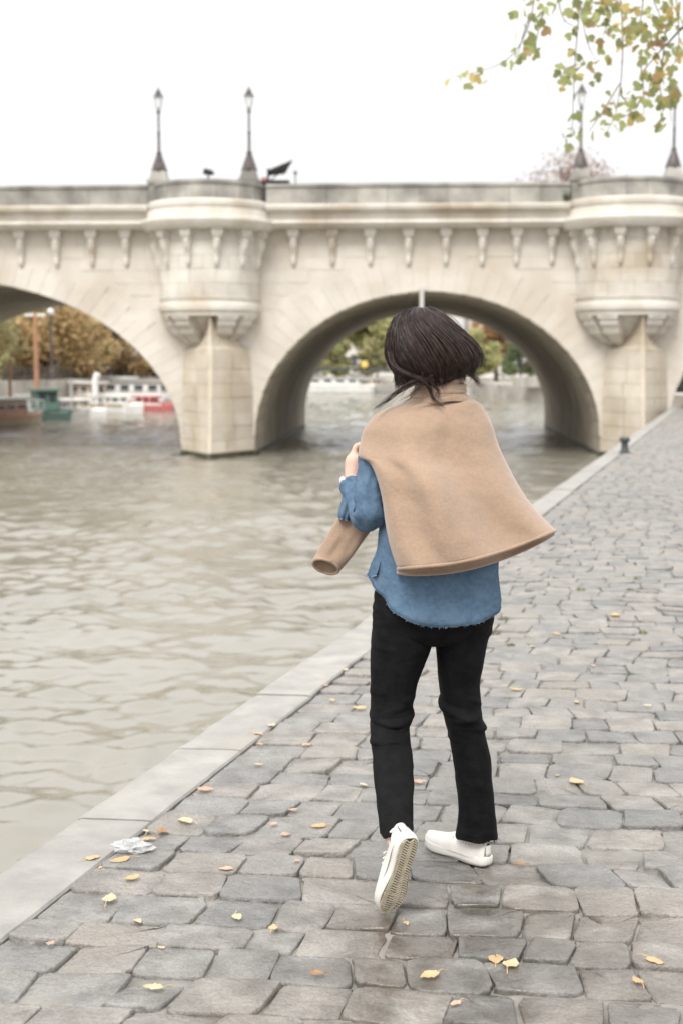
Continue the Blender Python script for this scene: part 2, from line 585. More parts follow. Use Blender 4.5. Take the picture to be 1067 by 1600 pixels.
def make_setts():
    r = random.Random(11)
    cand = []
    b = 1.2
    prev = None
    while b < 47.5:
        h = r.uniform(0.155, 0.205)
        bm = b + h / 2
        wmax = 3.4 if b < 12 else 4.6
        wig = [r.uniform(-0.012, 0.012) for _ in range(60)]
        a = edge_at(b) + 0.008
        first = True
        i = 0
        aL0, aL1 = edge_at(b) + 0.004, edge_at(b + h) + 0.004
        end = edge_at(bm) + wmax
        while aL0 < end:
            wd = r.choice((r.uniform(0.13, 0.18), r.uniform(0.17, 0.235), r.uniform(0.17, 0.235)))
            sk = r.uniform(-0.016, 0.016)
            if first:
                mid = (aL0 + aL1) / 2 + wd
                aR0, aR1 = mid - 0.012, mid + 0.012
                if aR1 - aL1 < 0.06: aR1 = aL1 + 0.08
                first = False
            else:
                aR0, aR1 = aL0 + wd + sk, aL1 + wd - sk
                if aR1 - aR0 > 0.04: aR1 = aR0 + 0.04
                if aR0 - aR1 > 0.04: aR0 = aR1 + 0.04
            g = r.choice((0.001, 0.003, 0.006, 0.010))
            y0 = b + wig[i % 60] + g / 2; y1 = b + h + wig[(i + 7) % 60] * 0.5 - g / 2
            cs = [pnt(aL0 + g / 2, y0), pnt(aR0 - g / 2, y0), pnt(aR1 - g / 2, y1), pnt(aL1 + g / 2, y1)]
            cand.append(cs)
            aL0, aL1 = aR0, aR1
            i += 1
        b += h
    vis, rest = [], []
    for cs in cand:
        c = (cs[0] + cs[2]) / 2
        px, py = PX(c)
        if c.y > 2.5 and -10 < px < 1077 and py < 1625: vis.append((c.y, cs))
        else: rest.append(cs)
    vis.sort(key=lambda t: t[0])
    near = [v[1] for v in vis[:300]]
    rest += [v[1] for v in vis[300:]]
    for cs in near:
        vs, fs = stone_geo(cs, True, r.gauss(0, 0.0032), (r.gauss(0, 0.006), r.gauss(0, 0.007)), r)
        m = MB(); m.add(vs, fs)
        m.build('paving_stone', M['cobble'], PAVE, True)
    m = MB()
    for cs in rest:
        hi = cs[0].y < 12
        vs, fs = stone_geo(cs, hi, r.gauss(0, 0.003), (r.gauss(0, 0.006), r.gauss(0, 0.006)), r)
        m.add(vs, fs)
    tag(m.build('paving_stone_field', M['cobble_far'], PAVE, True), kind='stuff')
make_setts()

# quay wall with coping stones
qroot = root('quay_wall', (QA.x, QA.y, WZ), 'stone quay wall with pale coping slabs along the river edge', 'wall')
m = MB()
def qp(s, off, z):
    p = QA + qd * s + qn * off
    return (p.x, p.y, z)
s0, s1 = -6.0, (QEND - QA.y) / qd.y
woff = CW * 0.97
m.add([qp(s0, -woff + 0.02, -0.2), qp(s1, -woff + 0.02, -0.2), qp(s1, -woff - 0.12, -4.2), qp(s0, -woff - 0.12, -4.2),
       qp(s0, 0.25, -0.2), qp(s1, 0.25, -0.2), qp(s1, 0.25, -4.2), qp(s0, 0.25, -4.2)],
      [(0, 3, 2, 1), (4, 5, 6, 7), (0, 1, 5, 4), (1, 2, 6, 5), (0, 4, 7, 3)])
m.build('wall_face', M['quay_face'], qroot)
def b_of(py, px):
    return G(px, py).dot(e2)
jb = [b_of(1284, 240), b_of(1174, 375), b_of(1090, 488)]
joints = [b_of(1470, 15)] + jb
while joints[0] > -3: joints.insert(0, joints[0] - random.uniform(0.85, 1.05))
while joints[-1] < QEND: joints.append(joints[-1] + random.uniform(0.88, 1.08))
for k in range(len(joints) - 1):
    b0, b1 = joints[k] + 0.004, joints[k + 1] - 0.004
    m = MB()
    n = 12
    rows = []
    dz = random.gauss(0, 0.003)
    for i in range(n + 1):
        b = b0 + (b1 - b0) * i / n
        inn = edge_at(b) - 0.004 + 0.004 * mnoise.noise((b * 7, 2, 0))
        oo = inn - CW + 0.012 * mnoise.noise((b * 5, 9, 0)) + 0.006 * mnoise.noise((b * 17, 4, 0))
        wob = lambda a: 0.0025 * mnoise.noise((a * 9, b * 9, 5))
        prof = [(inn, -0.2), (inn, -0.002), (inn - 0.006, 0.006)] + [(inn - 0.006 - (CW - 0.03) * q / 6, 0.008 + wob(inn - q * 0.04)) for q in range(1, 7)] + [(oo + 0.008, 0.003), (oo, -0.012), (oo, -0.2)]
        rows.append([pnt(a, b, z + dz) for a, z in prof])
    m.loft(rows, closed=False)
    npf = len(rows[0])
    m.f.append(tuple(range(npf))); m.f.append(tuple(n * npf + q for q in reversed(range(npf))))
    m.build('coping_stone', M['coping'], qroot, False)

# ------------------------------------------------------------------ the bridge
BY = 48.0
BYAW = math.atan((655 - 533.5) / FPX)
bu = Vector((math.cos(BYAW), -math.sin(BYAW), 0))
bn = Vector((math.sin(BYAW), math.cos(BYAW), 0))     # into the bridge, away from the camera
BO = Vector((0, BY, 0))
BDEP = 21.5
def B(u, d, z):
    p = BO + bu * u + bn * d
    return (p.x, p.y, z)
def u_of(px, d=0.0):
    # u where the image column px meets the plane at depth d
    dx = (px - 533.5) / FPX
    # x = dx*fwd ; approximate with forward distance ~ y*cos(p)
    c = 1.0 / math.cos(PITCH)
    k = dx * c * 0.9945
    # (u*cos + d*sin) = k*(BY - u*sin + d*cos)
    cs, sn = math.cos(BYAW), math.sin(BYAW)
    return (k * (BY + d * cs) - d * sn) / (cs + k * sn)
def z_of(py, y=BY):
    return V(533, py, y).z
broot = root('stone_bridge', B(0, 0, WZ), 'old pale limestone arch bridge with round turrets over the river', 'bridge')
PXM = FPX / BY
ZT, ZP, ZC0 = z_of(289), z_of(322), z_of(358)
# arches: (centre u, half span, centre z, rise)
def arch_px(xl, xr, crown, y0):
    ul, ur = u_of(xl), u_of(xr)
    return ((ul + ur) / 2, (ur - ul) / 2, z_of(y0), z_of(crown) - z_of(y0))
AL = arch_px(-443, 284, 434, 696)
AC = arch_px(398, 937, 455, 682)
AR = arch_px(1042, 1560, 440, 676)
ARCH = [AL, AC, AR]
AFL = (2 * u_of(-443) - u_of(-560) , 0, 0, 0)
def intr(u):
    for c, a, z0, r in ARCH:
        if abs(u - c) < a:
            return z0 + r * math.sqrt(max(0, 1 - ((u - c) / a) ** 2))
    return None
U0, U1 = AL[0] - AL[1] - 9, AR[0] + AR[1] + 6
piers = [(U0, AL[0] - AL[1]), (AL[0] + AL[1], AC[0] - AC[1]), (AC[0] + AC[1], AR[0] - AR[1]), (AR[0] + AR[1], U1)]
ZB = -3.6
# core: front/back spandrels (set back behind the facing blocks) and vaults
FR = 0.012                                          # facing stones stand this far in front of the core
m = MB(); mv = MB()
for d, flip in ((0.0, False), (BDEP, True)):
    for (c, a, z0, r) in ARCH:
        N = 48
        top, low = [], []
        for i in range(N + 1):
            t = math.pi * (1 - i / N)
            u = c + a * math.cos(t)
            top.append(B(u, d, ZC0 + 0.3)); low.append(B(u, d, z0 + r * math.sin(t)))
        m.loft([low, top] if not flip else [top, low], closed=False)
    for (ua, ub) in piers:
        q = [B(ua, d, ZB), B(ub, d, ZB), B(ub, d, ZC0 + 0.3), B(ua, d, ZC0 + 0.3)]
        m.add(q, [(0, 1, 2, 3) if not flip else (3, 2, 1, 0)])
m.add([B(U0, -0.02, ZC0 + 0.3), B(U1, -0.02, ZC0 + 0.3), B(U1, BDEP, ZC0 + 0.3), B(U0, BDEP, ZC0 + 0.3)], [(0, 1, 2, 3)])
m.build('spandrel_core', M['ashlar'], broot)
for (c, a, z0, r) in ARCH:
    mv = MB()
    N = 40
    prof = [(c - a, ZB)] + [(c + a * math.cos(math.pi * (1 - i / N)), z0 + r * math.sin(math.pi * (1 - i / N))) for i in range(N + 1)] + [(c + a, ZB)]
    nd = 14
    rows = []
    for k in range(nd + 1):
        d = BDEP * k / nd
        rows.append([B(u, d, z) for u, z in prof])
    mv.loft(rows, closed=False)
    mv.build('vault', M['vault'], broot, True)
    # transverse ring of larger stones inside the mouth of the vault
    for ring_d in (0.0, 1.15):
        NV = 30
        for i in range(NV):
            t0 = math.pi * (1 - (i + 0.04) / NV); t1 = math.pi * (1 - (i + 0.96) / NV)
            mvs = MB()
            th = 0.018 + 0.02 * random.random()
            d0, d1 = ring_d + 0.015 - (0.03 if ring_d == 0 else 0), ring_d + 1.12
            vs = []
            for dd in (d0, d1):
                for (tt, k) in ((t0, 0), (t1, 0), (t1, th), (t0, th)):
                    vs.append(B(c + (a - k) * math.cos(tt), dd, z0 + (r - k) * math.sin(tt)))
            mvs.add(vs, [(0, 1, 2, 3), (7, 6, 5, 4), (2, 3, 7, 6), (1, 2, 6, 5), (3, 0, 4, 7)])
            # only what the photo can show
            if -0.5 < c - U0 and (c + a * math.cos(t0)) > u_of(-120) and (c + a * math.cos(t0)) < u_of(1180):
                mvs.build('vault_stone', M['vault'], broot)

# voussoirs: radiating ring on the face
def vouss(c, a, z0, r, NV, lmin, lmax, rd):
    ext = []
    for i in range(NV):
        t0 = math.pi * (1 - i / NV) - 0.0006; t1 = math.pi * (1 - (i + 1) / NV) + 0.0006
        L = rd.uniform(lmin, lmax)
        pr = FR + 0.006 + rd.random() * 0.008
        umid = c + a * math.cos((t0 + t1) / 2)
        ext.append((min(t0, t1), max(t0, t1), L))
        if umid < u_of(-100) or umid > u_of(1150): continue
        mb = MB()
        vs = []
        for dd in (-pr, 0.01):
            for tt, k in ((t0, 0), (t1, 0), (t1, L), (t0, L)):
                vs.append(B(c + (a + k) * math.cos(tt), dd, z0 + (r + k) * math.sin(tt)))
        mb.add(vs, [(0, 1, 2, 3), (7, 6, 5, 4), (0, 4, 5, 1), (1, 5, 6, 2), (2, 6, 7, 3), (3, 7, 4, 0)])
        mb.build('voussoir', M['ashlar'], broot)
    return ext
rd = random.Random(5)
EXT = [vouss(*AL, 52, 0.75, 1.2, rd), vouss(*AC, 40, 0.75, 1.2, rd), vouss(*AR, 38, 0.75, 1.2, rd)]
def clear_of_arch(u, z):
    for (c, a, z0, r), ex in zip(ARCH, EXT):
        if z < z0 - 0.02:
            if abs(u - c) < a + 0.02: return False
            continue
        du, dz = u - c, z - z0
        t = math.atan2(dz / r, du / a)
        L = 1.22
        if (du / (a + L)) ** 2 + (dz / (r + L)) ** 2 < 1: return False
    return True
# turrets: centre u
def tcen(pxc): return u_of(pxc)
TU = [tcen(331), tcen(974), (AL[0] - AL[1]) - 1.3]
TUV = TU[:2]
RD = 1.66
# coursed ashlar blocks on the spandrels
zc = -1.5
row = 0
while zc < ZC0 + 0.1:
    h = rd.uniform(0.40, 0.47)
    z1 = min(zc + h, ZC0 + 0.12)
    u = u_of(-90) + rd.random() * 0.6
    while u < u_of(1150):
        L = rd.uniform(0.7, 1.25)
        ua, ub = u + 0.003, u + L - 0.003
        zz0, zz1 = zc + 0.003, z1 - 0.003
        ok = all(clear_of_arch(x, y) for x in (ua, (ua + ub) / 2, ub) for y in (zz0, zz1))
        if not ok:
            for cut in (0.2, 0.4, 0.6):
                a2, b2 = ua + (ub - ua) * cut, ub
                if all(clear_of_arch(x, y) for x in (a2, b2) for y in (zz0, zz1)): ua, ok = a2, True; break
                a2, b2 = ua, ub - (ub - ua) * cut
                if all(clear_of_arch(x, y) for x in (a2, b2) for y in (zz0, zz1)): ub, ok = b2, True; break
        hid = any(abs((ua + ub) / 2 - t) < 1.3 for t in TUV) and zc > 2.2
        if ok and not hid and zz1 - zz0 > 0.1:
            d0 = -FR - rd.random() * 0.006
            mb = MB()
            vs = [B(x, dd, y) for dd in (d0, 0.01) for x, y in ((ua, zz0), (ub, zz0), (ub, zz1), (ua, zz1))]
            mb.add(vs, [(0, 1, 2, 3), (7, 6, 5, 4), (0, 4, 5, 1), (1, 5, 6, 2), (2, 6, 7, 3), (3, 7, 4, 0)])
            mb.build('ashlar_block', M['ashlar'] if zc > 1.6 else M['pier'], broot)
        u += L
    zc += h
    row += 1

# piers' cutwaters: triangular, swept up to a point under each turret
def cutwater(uc, hw, name='cutwater'):
    rows = []
    N = 10
    lev = [(-3.4, hw + 0.03, 2.3), (WZ, hw, 2.15), (-0.9, hw * 0.97, 2.0), (0.3, hw * 0.97, 1.85), (1.3, hw * 0.93, 1.65), (z_of(546), hw * 0.88, 1.62), (2.02, hw * 0.68, 1.60), (2.35, hw * 0.45, 1.59), (2.65, hw * 0.30, 1.58), (2.9, hw * 0.18, 1.57), (3.09, 0.06, 1.56)]
    for z, w_, p_ in lev:
        rg = []
        for s in (-1, -0.85, -0.6, -0.3, -0.06, 0.06, 0.3, 0.6, 0.85, 1):
            k = 1 - abs(s) ** 1.12
            rg.append(B(uc + s * w_, -FR - 0.02 - p_ * k, z))
        rows.append(rg)
    m = MB(); m.loft(rows, closed=False)
    o = m.build(name, M['pier'], broot)
    # ashlar courses on its two faces
    for k in range(len(lev) - 4):
        pass
    # dark wet band at the water line
    m = MB(); rows = []
    for z, w_, p_ in ((WZ - 0.3, hw + 0.035, 2.2), (WZ + 0.10, hw + 0.035, 2.185), (WZ + 0.2, hw + 0.02, 2.15)):
        rows.append([B(uc + s * w_, -FR - 0.045 - p_ * (1 - abs(s) ** 1.12), z) for s in (-1, -0.85, -0.6, -0.3, -0.06, 0.06, 0.3, 0.6, 0.85, 1)])
    m.loft(rows, closed=False)
    m.build('algae_band', M['algae'], broot)
    # the course stones of the cutwater, one per course and side
    zs = [-1.6, -1.1, -0.62, -0.15, 0.32, 0.78, 1.25, 1.75]
    def interp(z):
        for (za, wa, pa), (zb, wb, pb) in zip(lev, lev[1:]):
            if za <= z <= zb:
                t = (z - za) / (zb - za); return wa + (wb - wa) * t, pa + (pb - pa) * t
        return lev[-1][1:]
    for i in range(len(zs) - 1):
        for sd in (-1, 1):
            cuts = [0.05, rd.uniform(0.4, 0.6), 0.995]
            for q in range(2):
                m = MB(); rg = []
                pr = 0.018 + rd.random() * 0.02
                for z in (zs[i] + 0.008, zs[i + 1] - 0.008):
                    w_, p_ = interp(z)
                    for extra in (pr, -0.03):
                        for s in (cuts[q] + 0.008, cuts[q + 1] - 0.008):
                            rg.append(B(uc + sd * s * (w_ + extra * 0.6), -FR - 0.02 - extra - p_ * (1 - s ** 1.12), z))
                f = [(0, 1, 5, 4), (3, 2, 6, 7), (1, 3, 7, 5), (2, 0, 4, 6), (4, 5, 7, 6), (2, 3, 1, 0)]
                m.add(rg, f)
                m.build('cutwater_stone', M['pier'], broot)
for (ua, ub) in piers[1:3]:
    cutwater((ua + ub) / 2, (ub - ua) / 2 - 0.02)
# algae along the barrel foot of the middle pier
for (c, a, z0, r) in ARCH[:2]:
    for sd in (-1, 1):
        m = MB()
        m.add([B(c + sd * (a - 0.03), d, z) for z in (WZ - 0.3, WZ + 0.14) for d in (-0.02, BDEP)], [(0, 1, 3, 2)])
        m.build('algae_band', M['algae'], broot)

# cornice and frieze between the turrets, in lengths
def extr(u0, u1, prof, name, mt):
    m = MB()
    rows = [[B(u, -d, z) for d, z in prof] for u in (u0, u1)]
    m.loft(rows, closed=True)
    n = len(prof)
    m.f.append(tuple(range(n))); m.f.append(tuple(n + q for q in reversed(range(n))))
    return m.build(name, mt, broot)
CORN = [(0.0, ZP), (0.72, ZP), (0.76, ZP - 0.05), (0.74, ZP - 0.16), (0.62, ZP - 0.22), (0.55, ZP - 0.24), (0.0, ZP - 0.24)]
FRIEZE = [(0.0, ZP - 0.245), (0.47, ZP - 0.245), (0.45, ZP - 0.5), (0.0, ZP - 0.5)]
LOWM = [(0.0, ZP - 0.505), (0.55, ZP - 0.505), (0.66, ZP - 0.54), (0.68, ZP - 0.6), (0.60, ZP - 0.68), (0.5, ZP - 0.74), (0.45, ZC0), (0.0, ZC0)]
PARA = [(-0.02, ZP + 0.004), (0.50, ZP + 0.004), (0.50, ZT - 0.12), (-0.02, ZT - 0.12)]
PCAP = [(-0.06, ZT - 0.116), (0.55, ZT - 0.116), (0.55, ZT - 0.02), (0.46, ZT), (0.03, ZT), (-0.06, ZT - 0.02)]
TOP_R = 2.36
spans = [(u_of(-120), TU[0] - 1.95), (TU[0] + 1.95, TU[1] - 1.95), (TU[1] + 1.95, u_of(1200))]
for (ua, ub) in spans:
    n = max(1, int(round((ub - ua) / 1.9)))
    for k in range(n):
        a0, a1 = ua + (ub - ua) * k / n + 0.004, ua + (ub - ua) * (k + 1) / n - 0.004
        extr(a0, a1, CORN, 'cornice_stone', M['trim'])
        extr(a0, a1, FRIEZE, 'frieze_stone', M['trim'])
        extr(a0, a1, LOWM, 'moulding_stone', M['trim'])
        for half in range(2):
            h0 = a0 + (a1 - a0) * half / 2 + 0.003; h1 = a0 + (a1 - a0) * (half + 1) / 2 - 0.003
            extr(h0, h1, PARA, 'parapet_stone', M['parapet'])
        extr(a0, a1, PCAP, 'parapet_cap', M['parapet'])

# carved brackets (scroll consoles with a head under a cap)
def bracket_geo(org, ax, nrm, w_=0.275):
    """console hanging at org (top centre, on the wall), ax along the wall, nrm outwards"""
    m = MB()
    org, ax, nrm = Vector(org), Vector(ax), Vector(nrm)
    up = Vector((0, 0, 1))
    def P(x, d, z): return org + ax * x + nrm * d + up * z
    def blk(x0, x1, d1, z0, z1):
        vs = [P(x, d, z) for d in (-0.02, d1) for x, z in ((x0, z0), (x1, z0), (x1, z1), (x0, z1))]
        m.add(vs, [(3, 2, 1, 0), (4, 5, 6, 7), (0, 1, 5, 4), (1, 2, 6, 5), (2, 3, 7, 6), (3, 0, 4, 7)])
    blk(-w_ * 0.68, w_ * 0.70, 0.34, -0.17, 0.0)
    blk(-w_ * 0.58, w_ * 0.58, 0.31, -0.25, -0.172)
    prof = [(-0.25, 0.38, 0.50), (-0.36, 0.42, 0.50), (-0.52, 0.42, 0.48), (-0.66, 0.36, 0.44), (-0.78, 0.26, 0.40), (-0.90, 0.21, 0.36), (-1.02, 0.22, 0.34), (-1.12, 0.20, 0.28), (-1.2, 0.12, 0.2), (-1.26, 0.03, 0.1)]
    rows = []
    for z, d, k in prof:
        hw = w_ * k
        rows.append([P(hw * math.sin(R(a)), -0.02 + (d * 0.66 + 0.02) * max(0.0, math.cos(R(a))) ** 0.45, z) for a in (-90, -70, -45, -20, 0, 20, 45, 70, 90)])
    m.loft(rows, closed=False)
    # nose and brow of the mask
    for (x, d, z, r_) in ((0, 0.28, -0.45, 0.045), (-0.06, 0.26, -0.37, 0.04), (0.06, 0.26, -0.37, 0.04), (0, 0.25, -0.56, 0.05)):
        m.ball(P(x, d, z), r_, 6, 4)
    return m
bpx = [-18, 37, 92, 147, 200, 459, 519, 577, 636, 694, 750, 803, 858]
for px in bpx:
    u = u_of(px, -0.3)
    bracket_geo(B(u, -FR, ZC0 - 0.005), bu, -bn).build('bracket', M['trim'], broot, False)

# round turrets
def turret(uc):
    c = Vector(B(uc, 0, 0))
    a0 = math.atan2((-bu).y, (-bu).x)              # from the left end ...
    a0 = math.pi - BYAW
    a1 = a0 + math.pi
    def rev(prof, name, mt, seg=28, sub=None, parent=broot, smooth=False):
        m = MB(); m.lathe(prof, c, seg, a0, a1)
        return m.build(name, mt, parent, smooth)
    rev([(0.0, 3.0), (RD - 0.03, 3.0), (RD - 0.03, ZC0 + 0.2)], 'turret_core', M['trim'])
    # drum of separate blocks
    zt = [3.62, 4.05, 4.5, 4.95, 5.4, ZC0 + 0.05]
    for i in range(len(zt) - 1):
        nb = 6
        off = 0.5 * (i % 2)
        edges = [0] + [(k + off) / nb for k in range(0, nb + 1) if 0.02 < (k + off) / nb < 0.98] + [1]
        for k in range(len(edges) - 1):
            m = MB()
            m.lathe([(RD - 0.04, zt[i] + 0.004), (RD + rd.random() * 0.012, zt[i] + 0.004), (RD + rd.random() * 0.012, zt[i + 1] - 0.004), (RD - 0.04, zt[i + 1] - 0.004)], c, 6, a0 + math.pi * edges[k] + 0.003, a0 + math.pi * edges[k + 1] - 0.003)
            m.build('turret_block', M['trim'], broot)
    rev([(RD - 0.05, 3.62), (RD + 0.03, 3.615), (RD + 0.04, 3.56), (RD + 0.0, 3.52), (RD + 0.0, 3.42), (RD + 0.03, 3.40), (RD + 0.055, 3.33), (RD + 0.055, 3.2), (RD + 0.01, 3.12), (RD - 0.1, 3.08), (RD - 0.5, 3.08)], 'base_moulding', M['trim'])
    # cornice, frieze and moulding rings, parapet
    rev([(RD, ZC0 - 0.12), (RD + 0.45, ZC0 - 0.10), (RD + 0.55, ZC0 + 0.02), (RD + 0.62, ZP - 0.6), (RD + 0.6, ZP - 0.5), (RD + 0.47, ZP - 0.48), (RD + 0.42, ZP - 0.46)], 'moulding_ring', M['trim'])
    rev([(RD + 0.42, ZP - 0.46), (RD + 0.40, ZP - 0.22), (RD + 0.3, ZP - 0.18)], 'frieze_ring', M['trim'])
    rev([(RD + 0.2, ZP - 0.19), (RD + 0.36, ZP - 0.185), (RD + 0.40, ZP - 0.1), (RD + 0.40, ZP + 0.02), (RD + 0.33, ZP + 0.08), (RD - 0.3, ZP + 0.10)], 'cornice_ring', M['trim'])
    nb = 7
    for k in range(nb):
        m = MB()
        m.lathe([(RD - 0.3, ZP + 0.10), (RD + 0.13, ZP + 0.10), (RD + 0.13, ZT - 0.10), (RD - 0.3, ZT - 0.10)], c, 5, a0 + math.pi * k / nb + 0.003, a0 + math.pi * (k + 1) / nb - 0.003)
        m.build('parapet_stone', M['parapet'], broot)
    rev([(RD - 0.36, ZT - 0.10), (RD + 0.18, ZT - 0.10), (RD + 0.18, ZT - 0.0), (RD + 0.1, ZT + 0.02), (RD - 0.3, ZT + 0.02), (RD - 0.36, ZT - 0.10)], 'parapet_cap', M['parapet'])
    rev([(0.0, ZP + 0.02), (RD + 0.2, ZP + 0.02)], 'turret_floor', M['parapet'])
    # brackets under the ring
    for k in range(6):
        t = a0 + math.pi * (k + 0.42) / 5.84
        nr = Vector((math.cos(t), math.sin(t), 0))
        ax = Vector((-nr.y, nr.x, 0))
        bracket_geo(c + nr * RD + Vector((0, 0, ZC0 - 0.1)), ax, nr, 0.265).build('bracket', M['trim'], broot)
    # stepped corbels that carry the turret
    rev([(RD - 0.2, 3.085), (RD - 0.45, 3.0), (RD - 0.6, 2.8), (RD - 0.8, 2.6), (RD - 0.95, 2.42), (RD - 1.1, 2.28), (RD - 1.25, 2.12), (RD - 1.5, 1.95), (0.05, 1.8)], 'corbel_cone', M['trim'])
    for k, t in enumerate((0.14, 0.33, 0.67, 0.86)):
        ang = a0 + math.pi * t
        nr = Vector((math.cos(ang), math.sin(ang), 0)); ax = Vector((-nr.y, nr.x, 0))
        m = MB(); rows = []
        for z, d, hw in ((3.075, RD - 0.08, 0.34), (2.9, RD - 0.08, 0.34), (2.88, RD - 0.16, 0.30), (2.7, RD - 0.2, 0.3), (2.6, RD - 0.34, 0.27), (2.42, RD - 0.42, 0.27), (2.34, RD - 0.6, 0.2), (2.15, RD - 0.85, 0.18), (2.05, RD - 1.1, 0.1)):
            p = c + nr * d; b_ = c + nr * (d - 0.55)
            rows.append([(q.x, q.y, z) for q in (p - ax * hw, p + ax * hw, b_ + ax * hw, b_ - ax * hw)])
        m.loft(rows, True, True, True)
        m.build('corbel', M['trim'], broot)
    # lamp pedestals
    out_ = []
    for sd in (-1, 1):
        uu = uc - 0.12 + sd * 1.5
        m = MB()
        cc = B(uu, -0.25, 0)
        m.box((cc[0], cc[1], (ZT + 0.02 + ZP) / 2 + 0.05), (0.62, 0.62, ZT - ZP + 0.05), -BYAW)
        m.box((cc[0], cc[1], ZT + 0.09), (0.72, 0.72, 0.12), -BYAW)
        m.box((cc[0], cc[1], ZT + 0.3), (0.60, 0.60, 0.3), -BYAW, 0.72)
        m.build('lamp_pedestal', M['parapet'], broot)
        out_.append((cc[0], cc[1], ZT + 0.452))
    return out_
LP = []
for t in TUV: LP += turret(t)
# gauge rod hanging at the crown of the middle arch
m = MB(); uu = u_of(657)
m.box(B(uu, -0.12, z_of(468)), (0.13, 0.08, 0.62), -BYAW)
m.box(B(uu, -0.12, z_of(455) + 0.06), (0.2, 0.1, 0.12), -BYAW)
m.build('gauge_rod', mat('pale_painted_metal', (0.55, 0.54, 0.5), rough=0.5), broot)

# lamp posts standing on the turrets
def lamp_post(loc, label):
    r = root('street_lamp', loc, label, 'street lamp', 'lamp posts on the bridge turrets')
    x, y, z = loc
    m = MB()
    m.lathe([(0.27, 0), (0.27, 0.06), (0.24, 0.08), (0.21, 0.2), (0.15, 0.36), (0.10, 0.50), (0.085, 0.56), (0.1, 0.6), (0.06, 0.64), (0.0, 0.645)], (x, y, z), 8)
    m.build('lamp_base', M['bronze'], r)
    m = MB()
    m.lathe([(0.046, 0.62), (0.042, 1.2), (0.055, 1.22), (0.055, 1.26), (0.038, 1.28), (0.032, 1.86), (0.075, 1.90), (0.075, 1.94), (0.03, 1.97), (0.03, 2.03)], (x, y, z), 10)
    m.build('pole', M['bronze'], r, True)
    m = MB()
    for k in range(4):
        a = math.pi / 4 + k * math.pi / 2
        ux, uy = math.cos(a), math.sin(a)
        m.tube([(x, y, z + 1.98), (x + 0.10 * ux, y + 0.10 * uy, z + 2.03), (x + 0.185 * ux, y + 0.185 * uy, z + 2.40)], 0.008, 5)
    m.build('lantern_frame', M['bronze'], r)
    m = MB(); m.lathe([(0.0, 2.03), (0.085, 2.035), (0.155, 2.40), (0.0, 2.405)], (x, y, z), 4, math.pi / 4, math.pi / 4 + 2 * math.pi)
    m.build('lantern_glass', M['lampglass'], r)
    m = MB(); m.lathe([(0.175, 2.40), (0.165, 2.43), (0.11, 2.5), (0.09, 2.53), (0.09, 2.58), (0.04, 2.62), (0.02, 2.70), (0.0, 2.74)], (x, y, z), 8)
    m.build('lantern_cap', M['bronze'], r, False)
    return r
for p, lb in zip(LP, ('leftmost lamp post, at the left end of the left turret', 'lamp post at the right end of the left turret, beside the black canopy',
                      'lamp post in front of the reddish tree, left end of the right turret', 'rightmost lamp post, partly behind hanging leaves, on the right turret')):
    lamp_post(p, lb)

